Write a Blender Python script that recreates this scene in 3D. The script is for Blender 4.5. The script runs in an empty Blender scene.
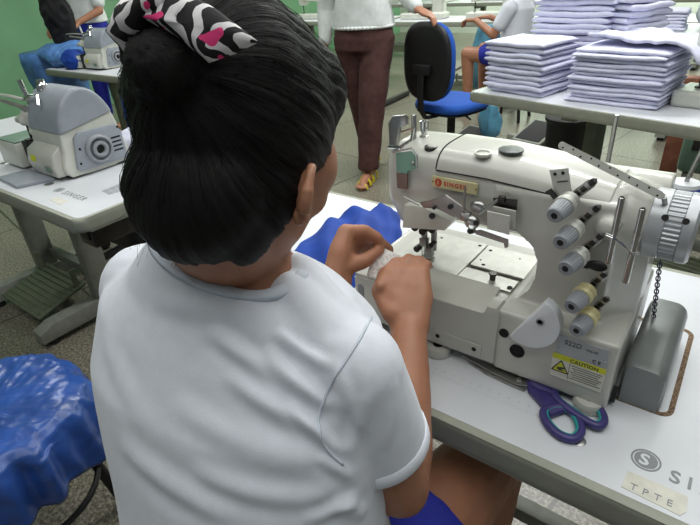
import bpy, bmesh, math, random
from mathutils import Vector, Matrix, noise
from mathutils.bvhtree import BVHTree
random.seed(7)
V = Vector
PI = math.pi
SC = bpy.context.scene
COL = SC.collection

# ------------------------------------------------------------------ camera
RM = Matrix(((0.80313718, -0.25183115, 0.53995532),
             (0.59242561, 0.4337872, -0.67886711),
             (-0.06326582, 0.86510678, 0.49758185)))
CP = V((0, 0, 1.29))
FPX = 515.66
cd = bpy.data.cameras.new('camera')
cam = bpy.data.objects.new('camera', cd)
COL.objects.link(cam)
cam.matrix_world = Matrix.Translation(CP) @ RM.to_4x4()
cd.sensor_width = 36
cd.lens = 36 * FPX / 700
cd.clip_start = 0.02
SC.camera = cam


def ray(x, y):
    return RM @ V((x - 350, -(y - 262.5), -FPX))


def onZ(x, y, z):
    d = ray(x, y)
    return CP + d * ((z - CP.z) / d.z)


def onY(x, y, Y):
    d = ray(x, y)
    return CP + d * ((Y - CP.y) / d.y)


def onX(x, y, X):
    d = ray(x, y)
    return CP + d * ((X - CP.x) / d.x)


def onR(x, y, r):
    return CP + ray(x, y).normalized() * r


# ------------------------------------------------------------------ materials
def lin(c):
    c = c / 255
    return c / 12.92 if c <= 0.04045 else ((c + 0.055) / 1.055) ** 2.4


def rgb(r, g, b):
    return (lin(r), lin(g), lin(b), 1)


def nd(m, t, **kw):
    n = m.node_tree.nodes.new(t)
    for k, v in kw.items():
        if k in n.inputs:
            n.inputs[k].default_value = v
        else:
            setattr(n, k, v)
    return n


def mat(name, col, rough=0.5, metal=0.0, var=0.06, scale=30, bump=0.0, bscale=200, coat=0, sss=0, trans=0, alpha=1, sheen=0):
    m = bpy.data.materials.new(name)
    m.use_nodes = True
    p = m.node_tree.nodes['Principled BSDF']
    L = m.node_tree.links.new
    p.inputs['Roughness'].default_value = rough
    p.inputs['Metallic'].default_value = metal
    p.inputs['Coat Weight'].default_value = coat
    p.inputs['Subsurface Weight'].default_value = sss
    p.inputs['Subsurface Radius'].default_value = (0.01, 0.004, 0.002)
    p.inputs['Transmission Weight'].default_value = trans
    p.inputs['Alpha'].default_value = alpha
    p.inputs['Sheen Weight'].default_value = sheen
    tc = nd(m, 'ShaderNodeTexCoord')
    n = nd(m, 'ShaderNodeTexNoise', Scale=scale, Detail=4.0)
    L(tc.outputs['Object'], n.inputs['Vector'])
    r = nd(m, 'ShaderNodeValToRGB')
    c = col
    r.color_ramp.elements[0].color = tuple(max(0, v * (1 - var * 2)) for v in c[:3]) + (1,)
    r.color_ramp.elements[1].color = tuple(min(1, v * (1 + var * 2)) for v in c[:3]) + (1,)
    r.color_ramp.elements[0].position = 0.3
    r.color_ramp.elements[1].position = 0.7
    L(n.outputs['Fac'], r.inputs['Fac'])
    L(r.outputs['Color'], p.inputs['Base Color'])
    if bump:
        b = nd(m, 'ShaderNodeTexNoise', Scale=bscale, Detail=3.0)
        L(tc.outputs['Object'], b.inputs['Vector'])
        bp = nd(m, 'ShaderNodeBump', Strength=bump, Distance=0.002)
        L(b.outputs['Fac'], bp.inputs['Height'])
        L(bp.outputs['Normal'], p.inputs['Normal'])
    return m


M = {}
M['laminate'] = mat('white_laminate', rgb(214, 216, 221), 0.35, var=0.015, scale=12, bump=0.03, bscale=500)
M['edge'] = mat('olive_grey_edge', rgb(150, 152, 138), 0.45, var=0.04)
M['paint'] = mat('white_enamel', rgb(192, 191, 183), 0.3, var=0.03, scale=18, coat=0.3, bump=0.05, bscale=260)
M['paint2'] = mat('cream_enamel', rgb(205, 206, 196), 0.35, var=0.03, scale=18, coat=0.2)
M['plate'] = mat('satin_plate', rgb(196, 196, 188), 0.38, metal=0.25, var=0.04, scale=60)
M['steel'] = mat('steel', rgb(170, 170, 168), 0.28, metal=0.9, var=0.06, scale=80)
M['chrome'] = mat('chrome', rgb(205, 205, 205), 0.12, metal=1.0, var=0.03)
M['darksteel'] = mat('dark_steel', rgb(70, 68, 66), 0.35, metal=0.8, var=0.1)
M['black'] = mat('black_plastic', rgb(22, 22, 23), 0.5, var=0.1)
M['hole'] = mat('dark_cavity', rgb(18, 17, 16), 0.8)
M['greyplastic'] = mat('grey_plastic', rgb(142, 145, 151), 0.42, var=0.03)
M['wheelgrey'] = mat('wheel_grey', rgb(186, 188, 192), 0.32, metal=0.4, var=0.04)
M['motorgrey'] = mat('motor_grey', rgb(128, 131, 130), 0.3, metal=0.35, var=0.05, scale=20)
M['bluegrey'] = mat('blue_grey_plastic', rgb(150, 156, 165), 0.4, var=0.03)
M['green'] = mat('sage_green', rgb(112, 140, 122), 0.4, var=0.05)
M['olive'] = mat('olive_paint', rgb(106, 112, 92), 0.5, var=0.06)
M['standgrey'] = mat('stand_grey', rgb(140, 142, 132), 0.5, var=0.06)
M['brass'] = mat('gold_badge', rgb(206, 196, 150), 0.4, metal=0.2, var=0.05)
M['red'] = mat('red_ink', rgb(190, 62, 40), 0.5)
M['greyink'] = mat('grey_ink', rgb(140, 142, 146), 0.6, var=0.03)
M['darkink'] = mat('dark_ink', rgb(60, 62, 66), 0.6)
M['yellow'] = mat('yellow_sticker', rgb(206, 208, 40), 0.5, var=0.03)
M['sticker'] = mat('silver_sticker', rgb(176, 178, 182), 0.4, metal=0.2, var=0.03)
M['tape'] = mat('masking_tape', rgb(214, 212, 200), 0.7, var=0.05, scale=60)
M['chip'] = mat('chipboard', rgb(120, 98, 78), 0.9, var=0.35, scale=350, bump=0.5, bscale=400)
M['skin'] = mat('skin', rgb(170, 118, 91), 0.5, var=0.05, scale=25, bump=0.08, bscale=350, sss=0.08)
M['lip'] = mat('lip', rgb(140, 80, 72), 0.5)
M['eye'] = mat('eye_white', rgb(225, 222, 216), 0.2)
M['cotton'] = mat('pale_cotton', rgb(221, 224, 233), 0.85, var=0.015, scale=60, bump=0.15, bscale=900, sheen=0.2)
M['seam'] = mat('seam_cotton', rgb(204, 211, 222), 0.85, var=0.02, scale=60)
M['royal'] = mat('royal_blue_cloth', rgb(0, 58, 152), 0.75, var=0.08, scale=14, bump=0.1, bscale=700)
M['navyshort'] = mat('blue_shorts', rgb(28, 38, 150), 0.8, var=0.06, bump=0.1, bscale=700)
M['chairblue'] = mat('chair_blue', rgb(28, 84, 176), 0.85, var=0.08, scale=120, bump=0.1, bscale=500)
M['bluesheet'] = mat('pale_blue_film', rgb(84, 128, 188), 0.4, var=0.12, scale=18, bump=0.4, bscale=40)
M['whitecloth'] = mat('white_cotton', rgb(218, 219, 240), 0.9, var=0.02, scale=40, bump=0.2, bscale=300)
M['scis'] = mat('scissor_purple', rgb(62, 54, 112), 0.4, var=0.05)
M['teal'] = mat('scissor_teal', rgb(40, 140, 140), 0.45, var=0.05)
M['brown'] = mat('brown_trousers', rgb(78, 48, 44), 0.85, var=0.12, scale=30, bump=0.2, bscale=400)
M['sandal'] = mat('yellow_leather', rgb(206, 186, 40), 0.5, var=0.05)
M['sole'] = mat('tan_sole', rgb(130, 96, 66), 0.6)
M['whiteblouse'] = mat('white_blouse', rgb(222, 226, 224), 0.9, var=0.03, bump=0.25, bscale=250)
M['darkcloth'] = mat('black_cloth', rgb(20, 19, 22), 0.9, var=0.15)
M['bagblue'] = mat('blue_film', rgb(42, 78, 150), 0.32, var=0.12, scale=18, bump=0.4, bscale=40, coat=0.1)
M['bagteal'] = mat('teal_film', rgb(96, 158, 186), 0.25, var=0.12, scale=14, bump=0.5, bscale=30, alpha=0.85)
M['baggrey'] = mat('grey_film', rgb(190, 200, 204), 0.25, var=0.06, scale=14, bump=0.5, bscale=30, alpha=0.85)
M['ringblue'] = mat('blue_band', rgb(40, 70, 170), 0.4)
M['wood'] = mat('brown_leg', rgb(122, 74, 54), 0.6, var=0.15, scale=20)
M['eyeshield'] = mat('green_shield', rgb(122, 168, 150), 0.15, var=0.03, alpha=0.7)
M['amber'] = mat('amber_window', rgb(120, 90, 80), 0.2, var=0.1)
M['chainblue'] = mat('blued_chain', rgb(58, 58, 84), 0.35, metal=0.7)
M['rubber'] = mat('rubber', rgb(40, 40, 40), 0.8)


def hair_mat():
    m = bpy.data.materials.new('black_hair')
    m.use_nodes = True
    p = m.node_tree.nodes['Principled BSDF']
    L = m.node_tree.links.new
    uv = nd(m, 'ShaderNodeUVMap')
    uv.uv_map = 'flow'
    mp = nd(m, 'ShaderNodeMapping')
    mp.inputs['Scale'].default_value = (150, 3, 1)
    n = nd(m, 'ShaderNodeTexNoise', Scale=1.0, Detail=5.0, Roughness=0.7)
    L(uv.outputs['UV'], mp.inputs['Vector'])
    L(mp.outputs['Vector'], n.inputs['Vector'])
    r = nd(m, 'ShaderNodeValToRGB')
    r.color_ramp.elements[0].color = rgb(5, 4, 4)
    r.color_ramp.elements[1].color = rgb(20, 17, 17)
    r.color_ramp.elements[0].position = 0.35
    r.color_ramp.elements[1].position = 0.75
    L(n.outputs['Fac'], r.inputs['Fac'])
    L(r.outputs['Color'], p.inputs['Base Color'])
    p.inputs['Roughness'].default_value = 0.55
    p.inputs['Specular IOR Level'].default_value = 0.28
    bp = nd(m, 'ShaderNodeBump', Strength=0.7, Distance=0.004)
    L(n.outputs['Fac'], bp.inputs['Height'])
    L(bp.outputs['Normal'], p.inputs['Normal'])
    return m


M['hair'] = hair_mat()


def zebra_mat():
    m = bpy.data.materials.new('zebra_fabric')
    m.use_nodes = True
    p = m.node_tree.nodes['Principled BSDF']
    L = m.node_tree.links.new
    tc = nd(m, 'ShaderNodeTexCoord')
    w = nd(m, 'ShaderNodeTexWave', Scale=26.0, Distortion=11.0, Detail=1.5)
    w.inputs['Detail Scale'].default_value = 1.1
    L(tc.outputs['Object'], w.inputs['Vector'])
    r = nd(m, 'ShaderNodeValToRGB')
    r.color_ramp.interpolation = 'CONSTANT'
    r.color_ramp.elements[0].color = rgb(16, 14, 16)
    r.color_ramp.elements[1].color = rgb(226, 222, 224)
    r.color_ramp.elements[1].position = 0.52
    L(w.outputs['Fac'], r.inputs['Fac'])
    n = nd(m, 'ShaderNodeTexNoise', Scale=58.0, Detail=1.0)
    L(tc.outputs['Object'], n.inputs['Vector'])
    r2 = nd(m, 'ShaderNodeValToRGB')
    r2.color_ramp.interpolation = 'CONSTANT'
    r2.color_ramp.elements[0].color = (0, 0, 0, 1)
    r2.color_ramp.elements[1].color = (1, 1, 1, 1)
    r2.color_ramp.elements[1].position = 0.58
    L(n.outputs['Fac'], r2.inputs['Fac'])
    mx = nd(m, 'ShaderNodeMix', data_type='RGBA')
    L(r2.outputs['Color'], mx.inputs['Factor'])
    L(r.outputs['Color'], mx.inputs['A'])
    mx.inputs['B'].default_value = rgb(232, 60, 128)
    L(mx.outputs['Result'], p.inputs['Base Color'])
    p.inputs['Roughness'].default_value = 0.8
    return m


M['zebra'] = zebra_mat()


def floor_mat():
    m = bpy.data.materials.new('terrazzo')
    m.use_nodes = True
    p = m.node_tree.nodes['Principled BSDF']
    L = m.node_tree.links.new
    tc = nd(m, 'ShaderNodeTexCoord')
    v = nd(m, 'ShaderNodeTexNoise', Scale=95.0, Detail=3.0, Roughness=0.75)
    L(tc.outputs['Object'], v.inputs['Vector'])
    r = nd(m, 'ShaderNodeValToRGB')
    e = r.color_ramp.elements
    e[0].position, e[0].color = 0.36, rgb(72, 67, 60)
    e[1].position, e[1].color = 0.64, rgb(176, 169, 153)
    e2 = e.new(0.5)
    e2.color = rgb(126, 120, 107)
    L(v.outputs['Fac'], r.inputs['Fac'])
    n2 = nd(m, 'ShaderNodeTexNoise', Scale=2.5, Detail=4.0)
    L(tc.outputs['Object'], n2.inputs['Vector'])
    r2 = nd(m, 'ShaderNodeValToRGB')
    r2.color_ramp.elements[0].color = (0.82, 0.82, 0.8, 1)
    r2.color_ramp.elements[1].color = (1.08, 1.08, 1.08, 1)
    L(n2.outputs['Fac'], r2.inputs['Fac'])
    mx = nd(m, 'ShaderNodeMix', data_type='RGBA', blend_type='MULTIPLY')
    mx.inputs['Factor'].default_value = 1
    L(r.outputs['Color'], mx.inputs['A'])
    L(r2.outputs['Color'], mx.inputs['B'])
    mp = nd(m, 'ShaderNodeMapping')
    mp.inputs['Rotation'].default_value = (0, 0, math.radians(9))
    mp.inputs['Location'].default_value = (0.3, 0.6, 0)
    L(tc.outputs['Object'], mp.inputs['Vector'])
    b = nd(m, 'ShaderNodeTexBrick', offset=0.0)
    b.inputs['Scale'].default_value = 1
    b.inputs['Mortar Size'].default_value = 0.006
    b.inputs['Brick Width'].default_value = 1.1
    b.inputs['Row Height'].default_value = 1.1
    b.inputs['Mortar Smooth'].default_value = 0
    L(mp.outputs['Vector'], b.inputs['Vector'])
    mx2 = nd(m, 'ShaderNodeMix', data_type='RGBA')
    L(b.outputs['Fac'], mx2.inputs['Factor'])
    L(mx.outputs['Result'], mx2.inputs['A'])
    mx2.inputs['B'].default_value = rgb(70, 66, 58)
    L(mx2.outputs['Result'], p.inputs['Base Color'])
    p.inputs['Roughness'].default_value = 0.3
    return m


M['floor'] = floor_mat()
M['wall'] = mat('green_wall_paint', rgb(122, 172, 130), 0.7, var=0.04, scale=3)
M['ceil'] = mat('ceiling_paint', rgb(225, 228, 222), 0.8, var=0.03)


# ------------------------------------------------------------------ mesh tools
class MB:
    def __init__(s):
        s.bm = bmesh.new()

    def _rot(s, vs, mtx):
        for v in vs:
            v.co = mtx @ v.co

    def box(s, c, size, rot=(0, 0, 0), bev=0.0, seg=2, mtx=None):
        r = bmesh.ops.create_cube(s.bm, size=1)
        vs = r['verts']
        for v in vs:
            v.co = V((v.co.x * size[0], v.co.y * size[1], v.co.z * size[2]))
        if bev:
            es = list({e for v in vs for e in v.link_edges})
            rr = bmesh.ops.bevel(s.bm, geom=es, offset=bev, segments=seg, affect='EDGES', profile=0.5)
            vs = list({v for f in rr['faces'] for v in f.verts} | {v for v in vs if v.is_valid})
        from mathutils import Euler
        m = Matrix.Translation(V(c)) @ (mtx.to_4x4() if mtx else Euler(rot).to_matrix().to_4x4())
        s._rot(vs, m)
        return s

    def ring(s, pts):
        return [s.bm.verts.new(V(p)) for p in pts]

    def loft(s, rings, cap=True, closed=False):
        rs = [s.ring(r) for r in rings]
        n = len(rs[0])
        pairs = list(zip(rs[:-1], rs[1:]))
        if closed:
            pairs.append((rs[-1], rs[0]))
        for a, b in pairs:
            for i in range(n):
                j = (i + 1) % n
                s.bm.faces.new((a[i], a[j], b[j], b[i]))
        if cap and not closed:
            s.bm.faces.new(list(reversed(rs[0])))
            s.bm.faces.new(rs[-1])
        return s

    def lathe(s, prof, o, axis=(0, 0, 1), seg=32):
        a = V(axis).normalized()
        u = a.orthogonal().normalized()
        w = a.cross(u)
        o = V(o)
        rings = []
        for r, h in prof:
            r = max(r, 1e-4)
            rings.append([o + a * h + (u * math.cos(2 * PI * k / seg) + w * math.sin(2 * PI * k / seg)) * r for k in range(seg)])
        return s.loft(rings)

    def cyl(s, p0, p1, r0, r1=None, seg=20):
        p0, p1 = V(p0), V(p1)
        r1 = r0 if r1 is None else r1
        h = (p1 - p0).length
        b = min(r0, r1, h / 2) * 0.12
        return s.lathe([(r0 - b, 0), (r0, b), (r1, h - b), (r1 - b, h)], p0, p1 - p0, seg)

    def cap(s, p0, p1, r0, r1=None, seg=16):
        p0, p1 = V(p0), V(p1)
        r1 = r0 if r1 is None else r1
        h = (p1 - p0).length
        pr = [(r0 * math.cos(t), r0 * math.sin(t)) for t in [-PI / 2 + PI / 2 * k / 5 for k in range(6)]]
        pr += [(r1 * math.cos(t), h + r1 * math.sin(t)) for t in [PI / 2 * k / 5 for k in range(6)]]
        return s.lathe(pr, p0, p1 - p0, seg)

    def chain(s, pts, rad):
        for i in range(len(pts) - 1):
            s.cap(pts[i], pts[i + 1], rad[i], rad[i + 1])
        return s

    def ball(s, c, r, mtx=None, seg=24):
        if not hasattr(r, '__len__'):
            r = (r, r, r)
        rr = bmesh.ops.create_uvsphere(s.bm, u_segments=seg, v_segments=seg // 2, radius=1)
        for v in rr['verts']:
            p = V((v.co.x * r[0], v.co.y * r[1], v.co.z * r[2]))
            v.co = V(c) + ((mtx @ p) if mtx else p)
        return s

    def prism(s, pts, o, ux, uy, depth, bev=0.0, seg=2):
        o, ux, uy, depth = V(o), V(ux), V(uy), V(depth)
        a = s.ring([o + ux * p[0] + uy * p[1] for p in pts])
        b = s.ring([o + ux * p[0] + uy * p[1] + depth for p in pts])
        n = len(pts)
        fs = [s.bm.faces.new(list(reversed(a))), s.bm.faces.new(b)]
        for i in range(n):
            j = (i + 1) % n
            fs.append(s.bm.faces.new((a[i], a[j], b[j], b[i])))
        if bev:
            es = list({e for f in fs[:2] for e in f.edges})
            bmesh.ops.bevel(s.bm, geom=es, offset=bev, segments=seg, affect='EDGES', profile=0.5)
        return s

    def tube(s, pts, r, seg=8, closed=False, flat=None):
        pts = [V(p) for p in pts]
        n = len(pts)
        rr = r if hasattr(r, '__len__') else [r] * n
        rings = []
        up = None
        for i in range(n):
            if closed:
                t = pts[(i + 1) % n] - pts[i - 1]
            else:
                t = pts[min(i + 1, n - 1)] - pts[max(i - 1, 0)]
            if t.length < 1e-9:
                t = V((0, 0, 1))
            t.normalize()
            if up is None:
                up = t.orthogonal().normalized()
                if flat is not None:
                    up = (V(flat) - t * t.dot(V(flat))).normalized()
            else:
                up = up - t * up.dot(t)
                if up.length < 1e-6:
                    up = t.orthogonal()
                up.normalize()
            w = t.cross(up)
            k2 = 0.35 if flat is not None else 1
            rings.append([pts[i] + (up * math.cos(2 * PI * k / seg) * k2 + w * math.sin(2 * PI * k / seg)) * rr[i] for k in range(seg)])
        return s.loft(rings, cap=not closed, closed=closed)

    def grid(s, fn, nu, nv):
        vs = [[s.bm.verts.new(V(fn(i / nu, j / nv))) for j in range(nv + 1)] for i in range(nu + 1)]
        for i in range(nu):
            for j in range(nv):
                s.bm.faces.new((vs[i][j], vs[i + 1][j], vs[i + 1][j + 1], vs[i][j + 1]))
        return s

    def mesh(s, name, sharp=40, normals=True):
        if normals:
            bmesh.ops.recalc_face_normals(s.bm, faces=s.bm.faces)
        me = bpy.data.meshes.new(name)
        s.bm.to_mesh(me)
        s.bm.free()
        for p in me.polygons:
            p.use_smooth = True
        if sharp:
            me.set_sharp_from_angle(angle=math.radians(sharp))
        return me

    def build(s, name, m, parent=None, sharp=40, label=None):
        return link(name, s.mesh(name, sharp), m, parent, label)

    def remesh(s, name, voxel, smooth=6, factor=0.5):
        me = s.mesh(name, 0)
        o = bpy.data.objects.new('tmp', me)
        COL.objects.link(o)
        r = o.modifiers.new('r', 'REMESH')
        r.mode = 'VOXEL'
        r.voxel_size = voxel
        if smooth:
            sm = o.modifiers.new('s', 'SMOOTH')
            sm.iterations = smooth
            sm.factor = factor
        dg = bpy.context.evaluated_depsgraph_get()
        dg.update()
        me2 = bpy.data.meshes.new_from_object(o.evaluated_get(dg))
        bpy.data.objects.remove(o)
        me2.name = name
        for p in me2.polygons:
            p.use_smooth = True
        return me2


def link(name, me, m, parent=None, label=None):
    o = bpy.data.objects.new(name, me)
    COL.objects.link(o)
    if m is not None:
        me.materials.clear()
        me.materials.append(m)
    if parent:
        o.parent = parent
    if label:
        o['label'] = label
    return o


def tag(o, label, cat, group=None, kind=None):
    o['label'] = label
    o['category'] = cat
    if group:
        o['group'] = group
    if kind:
        o['kind'] = kind
    return o


def thing(name, label, cat, group=None, loc=(0, 0, 0), rz=0):
    o = bpy.data.objects.new(name, None)
    o.empty_display_size = 0.1
    COL.objects.link(o)
    o.location = loc
    o.rotation_euler = (0, 0, rz)
    return tag(o, label, cat, group)


def kids(o):
    return [c for c in bpy.data.objects if c.parent == o]


def dup(root, loc, rz=0, label=None, group=None):
    r = root.copy()
    COL.objects.link(r)
    r.location = loc
    r.rotation_euler = (0, 0, rz)
    if label:
        r['label'] = label
    if group:
        r['group'] = group
    for ch in kids(root):
        c = ch.copy()
        COL.objects.link(c)
        c.parent = r
        for g in kids(ch):
            d = g.copy()
            COL.objects.link(d)
            d.parent = c
    return r


def rebase(root, base):
    """world-built thing: move the Empty to its base, keep the parts where they stand"""
    root.location = base
    for c in kids(root):
        c.location = c.location - V(base)


def struct(name, mb, m):
    o = mb.build(name, m)
    o['kind'] = 'structure'
    return o


def text(body, size, o, ux, uy, m, parent, name, depth=0.0004, label=None, spacing=1.0, bold=0.0):
    cu = bpy.data.curves.new(name, 'FONT')
    cu.body = body
    cu.size = size
    cu.extrude = depth
    cu.offset = bold
    cu.space_character = spacing
    cu.resolution_u = 3
    t = bpy.data.objects.new('tmp', cu)
    COL.objects.link(t)
    dg = bpy.context.evaluated_depsgraph_get()
    dg.update()
    me = bpy.data.meshes.new_from_object(t.evaluated_get(dg))
    bpy.data.objects.remove(t)
    ux, uy = V(ux).normalized(), V(uy).normalized()
    uz = ux.cross(uy)
    for v in me.vertices:
        v.co = V(o) + ux * v.co.x + uy * v.co.y + uz * v.co.z
    me.name = name
    return link(name, me, m, parent, label)


def sweep_noise(me, amp, scale, seed=0.0):
    nr = [v.normal.copy() for v in me.vertices]
    for v, n_ in zip(me.vertices, nr):
        q = v.co * scale + V((seed, seed * 1.7, seed * 0.3))
        v.co += n_ * noise.noise(q) * amp


def ell(c, u, w, ru, rw, n=32, p=2.0):
    """superellipse ring"""
    out = []
    for k in range(n):
        a = 2 * PI * k / n
        ca, sa = math.cos(a), math.sin(a)
        out.append(V(c) + V(u) * ru * math.copysign(abs(ca) ** (2 / p), ca) + V(w) * rw * math.copysign(abs(sa) ** (2 / p), sa))
    return out

# ================================================================== SETTING
mb = MB()
mb.box((-1.2, 3.2, -0.05), (13, 14, 0.1))
struct('floor', mb, M['floor'])
mb = MB()
mb.box((-6.35, 3.2, 1.5), (0.1, 14, 3.0))
struct('wall_left', mb, M['wall'])
mb = MB()
mb.box((-1.2, 10.25, 1.5), (13, 0.1, 3.0))
struct('wall_back', mb, mat('pale_wall_paint', rgb(206, 210, 198), 0.7, var=0.03, scale=3))
mb = MB()
mb.box((-1.2, 3.2, 3.05), (13, 14, 0.1))
struct('ceiling', mb, M['ceil'])

T = 0.75


def rrect(x0, y0, x1, y1, r, n=6):
    pts = []
    for cx, cy, a0 in ((x1 - r, y1 - r, 0), (x0 + r, y1 - r, 90), (x0 + r, y0 + r, 180), (x1 - r, y0 + r, 270)):
        for k in range(n + 1):
            a = math.radians(a0 + 90 * k / n)
            pts.append((cx + r * math.cos(a), cy + r * math.sin(a)))
    return pts


def table_leg(t, lx, D):
    mb = MB()
    mb.box((lx, D * 0.55, 0.375), (0.055, 0.09, 0.60), bev=0.006)
    lg = mb.build('leg', M['standgrey'], t)
    mb = MB()
    mb.prism([(0.0, 0.03), (0.0, 0.075), (0.06, 0.1), (D * 0.9, 0.1), (D * 0.95, 0.075), (D * 0.95, 0.03)],
             (lx - 0.035, 0.0, 0), (0, 1, 0), (0, 0, 1), (0.07, 0, 0), bev=0.004)
    mb.build('foot_bar', M['standgrey'], lg)
    for yy in (0.05, D * 0.9):
        mb = MB()
        mb.cyl((lx, yy, 0.0), (lx, yy, 0.032), 0.022)
        mb.build('rubber_foot', M['rubber'], lg)
    mb = MB()
    mb.box((lx, D * 0.5, 0.69), (0.06, D * 0.75, 0.036), bev=0.004)
    mb.build('top_bracket', M['standgrey'], lg)


def sewing_table(label, L, D, group=None, legs=(0.25, 0.25), name='sewing_table', treadle=True, edge='edge', hole=None):
    t = thing(name, label, 'table', group)
    mb = MB()
    mb.prism(rrect(0, 0, L, D, 0.03), (0, 0, T - 0.043), (1, 0, 0), (0, 1, 0), (0, 0, 0.0425), bev=0.011, seg=3)
    mb.build('table_edge', M[edge], t)
    mb = MB()
    mb.prism(rrect(0.012, 0.013, L - 0.012, D - 0.012, 0.025), (0, 0, T - 0.004), (1, 0, 0), (0, 1, 0), (0, 0, 0.004), bev=0.0006, seg=1)
    mb.build('tabletop', M['laminate'], t)
    a, b = legs[0], L - legs[1]
    for lx in (a, b):
        table_leg(t, lx, D)
    mb = MB()
    mb.box(((a + b) / 2, D * 0.62, 0.16), (b - a, 0.04, 0.04), bev=0.004)
    mb.build('crossbar', M['standgrey'], t)
    if treadle:
        mb = MB()
        mb.box(((a + b) / 2, D * 0.3, 0.11), (0.36, 0.24, 0.012), rot=(0.25, 0, 0), bev=0.004)
        for k in range(9):
            mb.box(((a + b) / 2, D * 0.3 - 0.1 + 0.025 * k, 0.118 + (-0.1 + 0.025 * k) * 0.255), (0.32, 0.008, 0.005), rot=(0.25, 0, 0))
        for sx in (-0.16, 0.16):
            mb.box(((a + b) / 2 + sx, D * 0.3 + 0.08, 0.17), (0.015, 0.02, 0.1))
        mb.build('treadle', M['olive'], t)
    return t


# ---------------------------------------------------------------- the main table
tx0, ty0 = -0.96, 0.455
main_table = sewing_table('white sewing table in the foreground, with scissors and machine on it', 1.25, 0.575, name='sewing_table', legs=(0.2, 0.18), treadle=True)
main_table.location = (tx0, ty0, 0)


def TL(p):
    return V(p) - V((tx0, ty0, 0))


# printed logo: ring with S, letters SINGER running along the front edge
lo = onZ(646, 460, T + 0.0002)
mb = MB()
for k in range(40):
    pass
rings = []
for k in range(41):
    a = 2 * PI * k / 40
mb.loft([[TL(lo) + V((math.cos(2 * PI * k / 40) * r, math.sin(2 * PI * k / 40) * r, z)) for k in range(40)]
         for r, z in ((0.0165, -0.0008), (0.0165, 0.0003), (0.0143, 0.0003), (0.0143, -0.0008))], closed=True)
mb.loft([[TL(lo) + V((math.cos(2 * PI * k / 40) * r, math.sin(2 * PI * k / 40) * r, z)) for k in range(40)]
         for r, z in ((0.0128, -0.0008), (0.0128, 0.0003))])
logo = mb.build('printed_logo', M['greyink'], main_table)
text('S', 0.024, TL(lo) + V((-0.0072, -0.0085, 0.0005)), (1, 0, 0), (0, 1, 0), M['laminate'], logo, 'logo_letter', 0.0002, bold=0.0006)
text('SINGER', 0.026, TL(onZ(668, 480, T + 0.0004)) , (1, 0, 0), (0, 1, 0), M['greyink'], logo, 'logo_lettering', 0.0002, spacing=1.45, bold=0.0004)
# masking tape label stuck by the front edge
tp = [onZ(*p, T) for p in ((628, 471), (688, 497), (686, 512), (680, 516), (621, 487))]
mb = MB()
mb.prism([(p.x - tx0, p.y - ty0) for p in tp], (0, 0, T), (1, 0, 0), (0, 1, 0), (0, 0, 0.0007))
tape = mb.build('tape_label', M['tape'], main_table, label='cream paper tape stuck near the front edge')
text('T P T E', 0.013, TL(onZ(629, 488, T + 0.001)), (1, 0.0, 0), (0, 1, 0), M['greyink'], tape, 'tape_lettering', 0.0002, spacing=1.1)
# printed centimetre scale beside the machine
mb = MB()
s0, s1 = TL(onZ(432, 374, T)), TL(onZ(545, 424, T))
for k in range(61):
    p = s0.lerp(s1, k / 60)
    h = 0.009 if k % 10 == 0 else (0.006 if k % 5 == 0 else 0.004)
    mb.box((p.x, s0.y + h / 2, T + 0.0001), (0.0007, h, 0.0004))
    if k % 5 == 0:
        mb.box((p.x, s0.y + 0.014, T + 0.0001), (0.003, 0.004, 0.0004))
mb.build('printed_scale', mat('faint_ink', rgb(204, 206, 210), 0.5, var=0.02), main_table)
for nm, px, r in (('metal_cap', (579, 441), 0.0085), ('metal_cap', (424, 371), 0.006)):
    mb = MB()
    p = TL(onZ(*px, T))
    mb.lathe([(r, -0.003), (r, 0.0006), (r * 0.8, 0.0014), (0.0, 0.0014)], p)
    mb.build(nm, M['steel'], main_table)
# cut-out around the motor housing, raw chipboard showing
mb = MB()
hx0, hx1, hy0, hy1 = -0.05, 0.019, 0.612, 0.83
mb.loft([[TL(V((a, b, z))) for a, b in rrect(hx0 - d, hy0 - d + 0.012, hx1 + d, hy1 + d, 0.01 + d)] for d, z in
         ((0.0, T - 0.03), (0.0, T + 0.0006), (0.007, T + 0.0006), (0.007, T - 0.03))], closed=True)
mb.build('cutout_rim', M['chip'], main_table, label='raw brown chipboard edge of the cut-out')

# ================================================================== MAIN SEWING MACHINE
mach = thing('sewing_machine', 'large white industrial sewing machine the seated woman is working at', 'sewing machine')
mb = MB()
mb.box((-0.1265, 0.688, 0.814), (0.157, 0.222, 0.104), bev=0.004)              # base under the column
mb.box((-0.3225, 0.688, 0.812), (0.245, 0.190, 0.096), bev=0.004)              # bed
mb.prism([(-0.205, 0.84), (-0.205, 0.862), (-0.185, 0.868), (-0.172, 0.885), (-0.166, 0.91), (-0.167, 0.935), (-0.176, 0.957), (-0.195, 0.97),
          (-0.24, 0.98), (-0.24, 1.03), (-0.086, 1.03), (-0.082, 0.9), (-0.082, 0.84)],
         (0, 0.616, 0), (1, 0, 0), (0, 0, 1), (0, 0.13, 0), bev=0.006, seg=3)     # column with arched inner side
mb.prism([(-0.09, 0.6165), (-0.049, 0.668), (-0.049, 0.746), (-0.09, 0.746)], (0, 0, 0.84), (1, 0, 0), (0, 1, 0), (0, 0, 0.17), bev=0.003)
rings = []
ARM = ((-0.414, 0.040, 0.040, 1.002, 0.678), (-0.411, 0.052, 0.050, 1.004, 0.678), (-0.402, 0.058, 0.056, 1.004, 0.679), (-0.35, 0.060, 0.056, 1.005, 0.680),
                          (-0.25, 0.061, 0.054, 1.006, 0.680), (-0.17, 0.061, 0.049, 1.003, 0.680), (-0.10, 0.060, 0.042, 0.999, 0.680), (-0.088, 0.058, 0.040, 0.998, 0.681))
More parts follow.
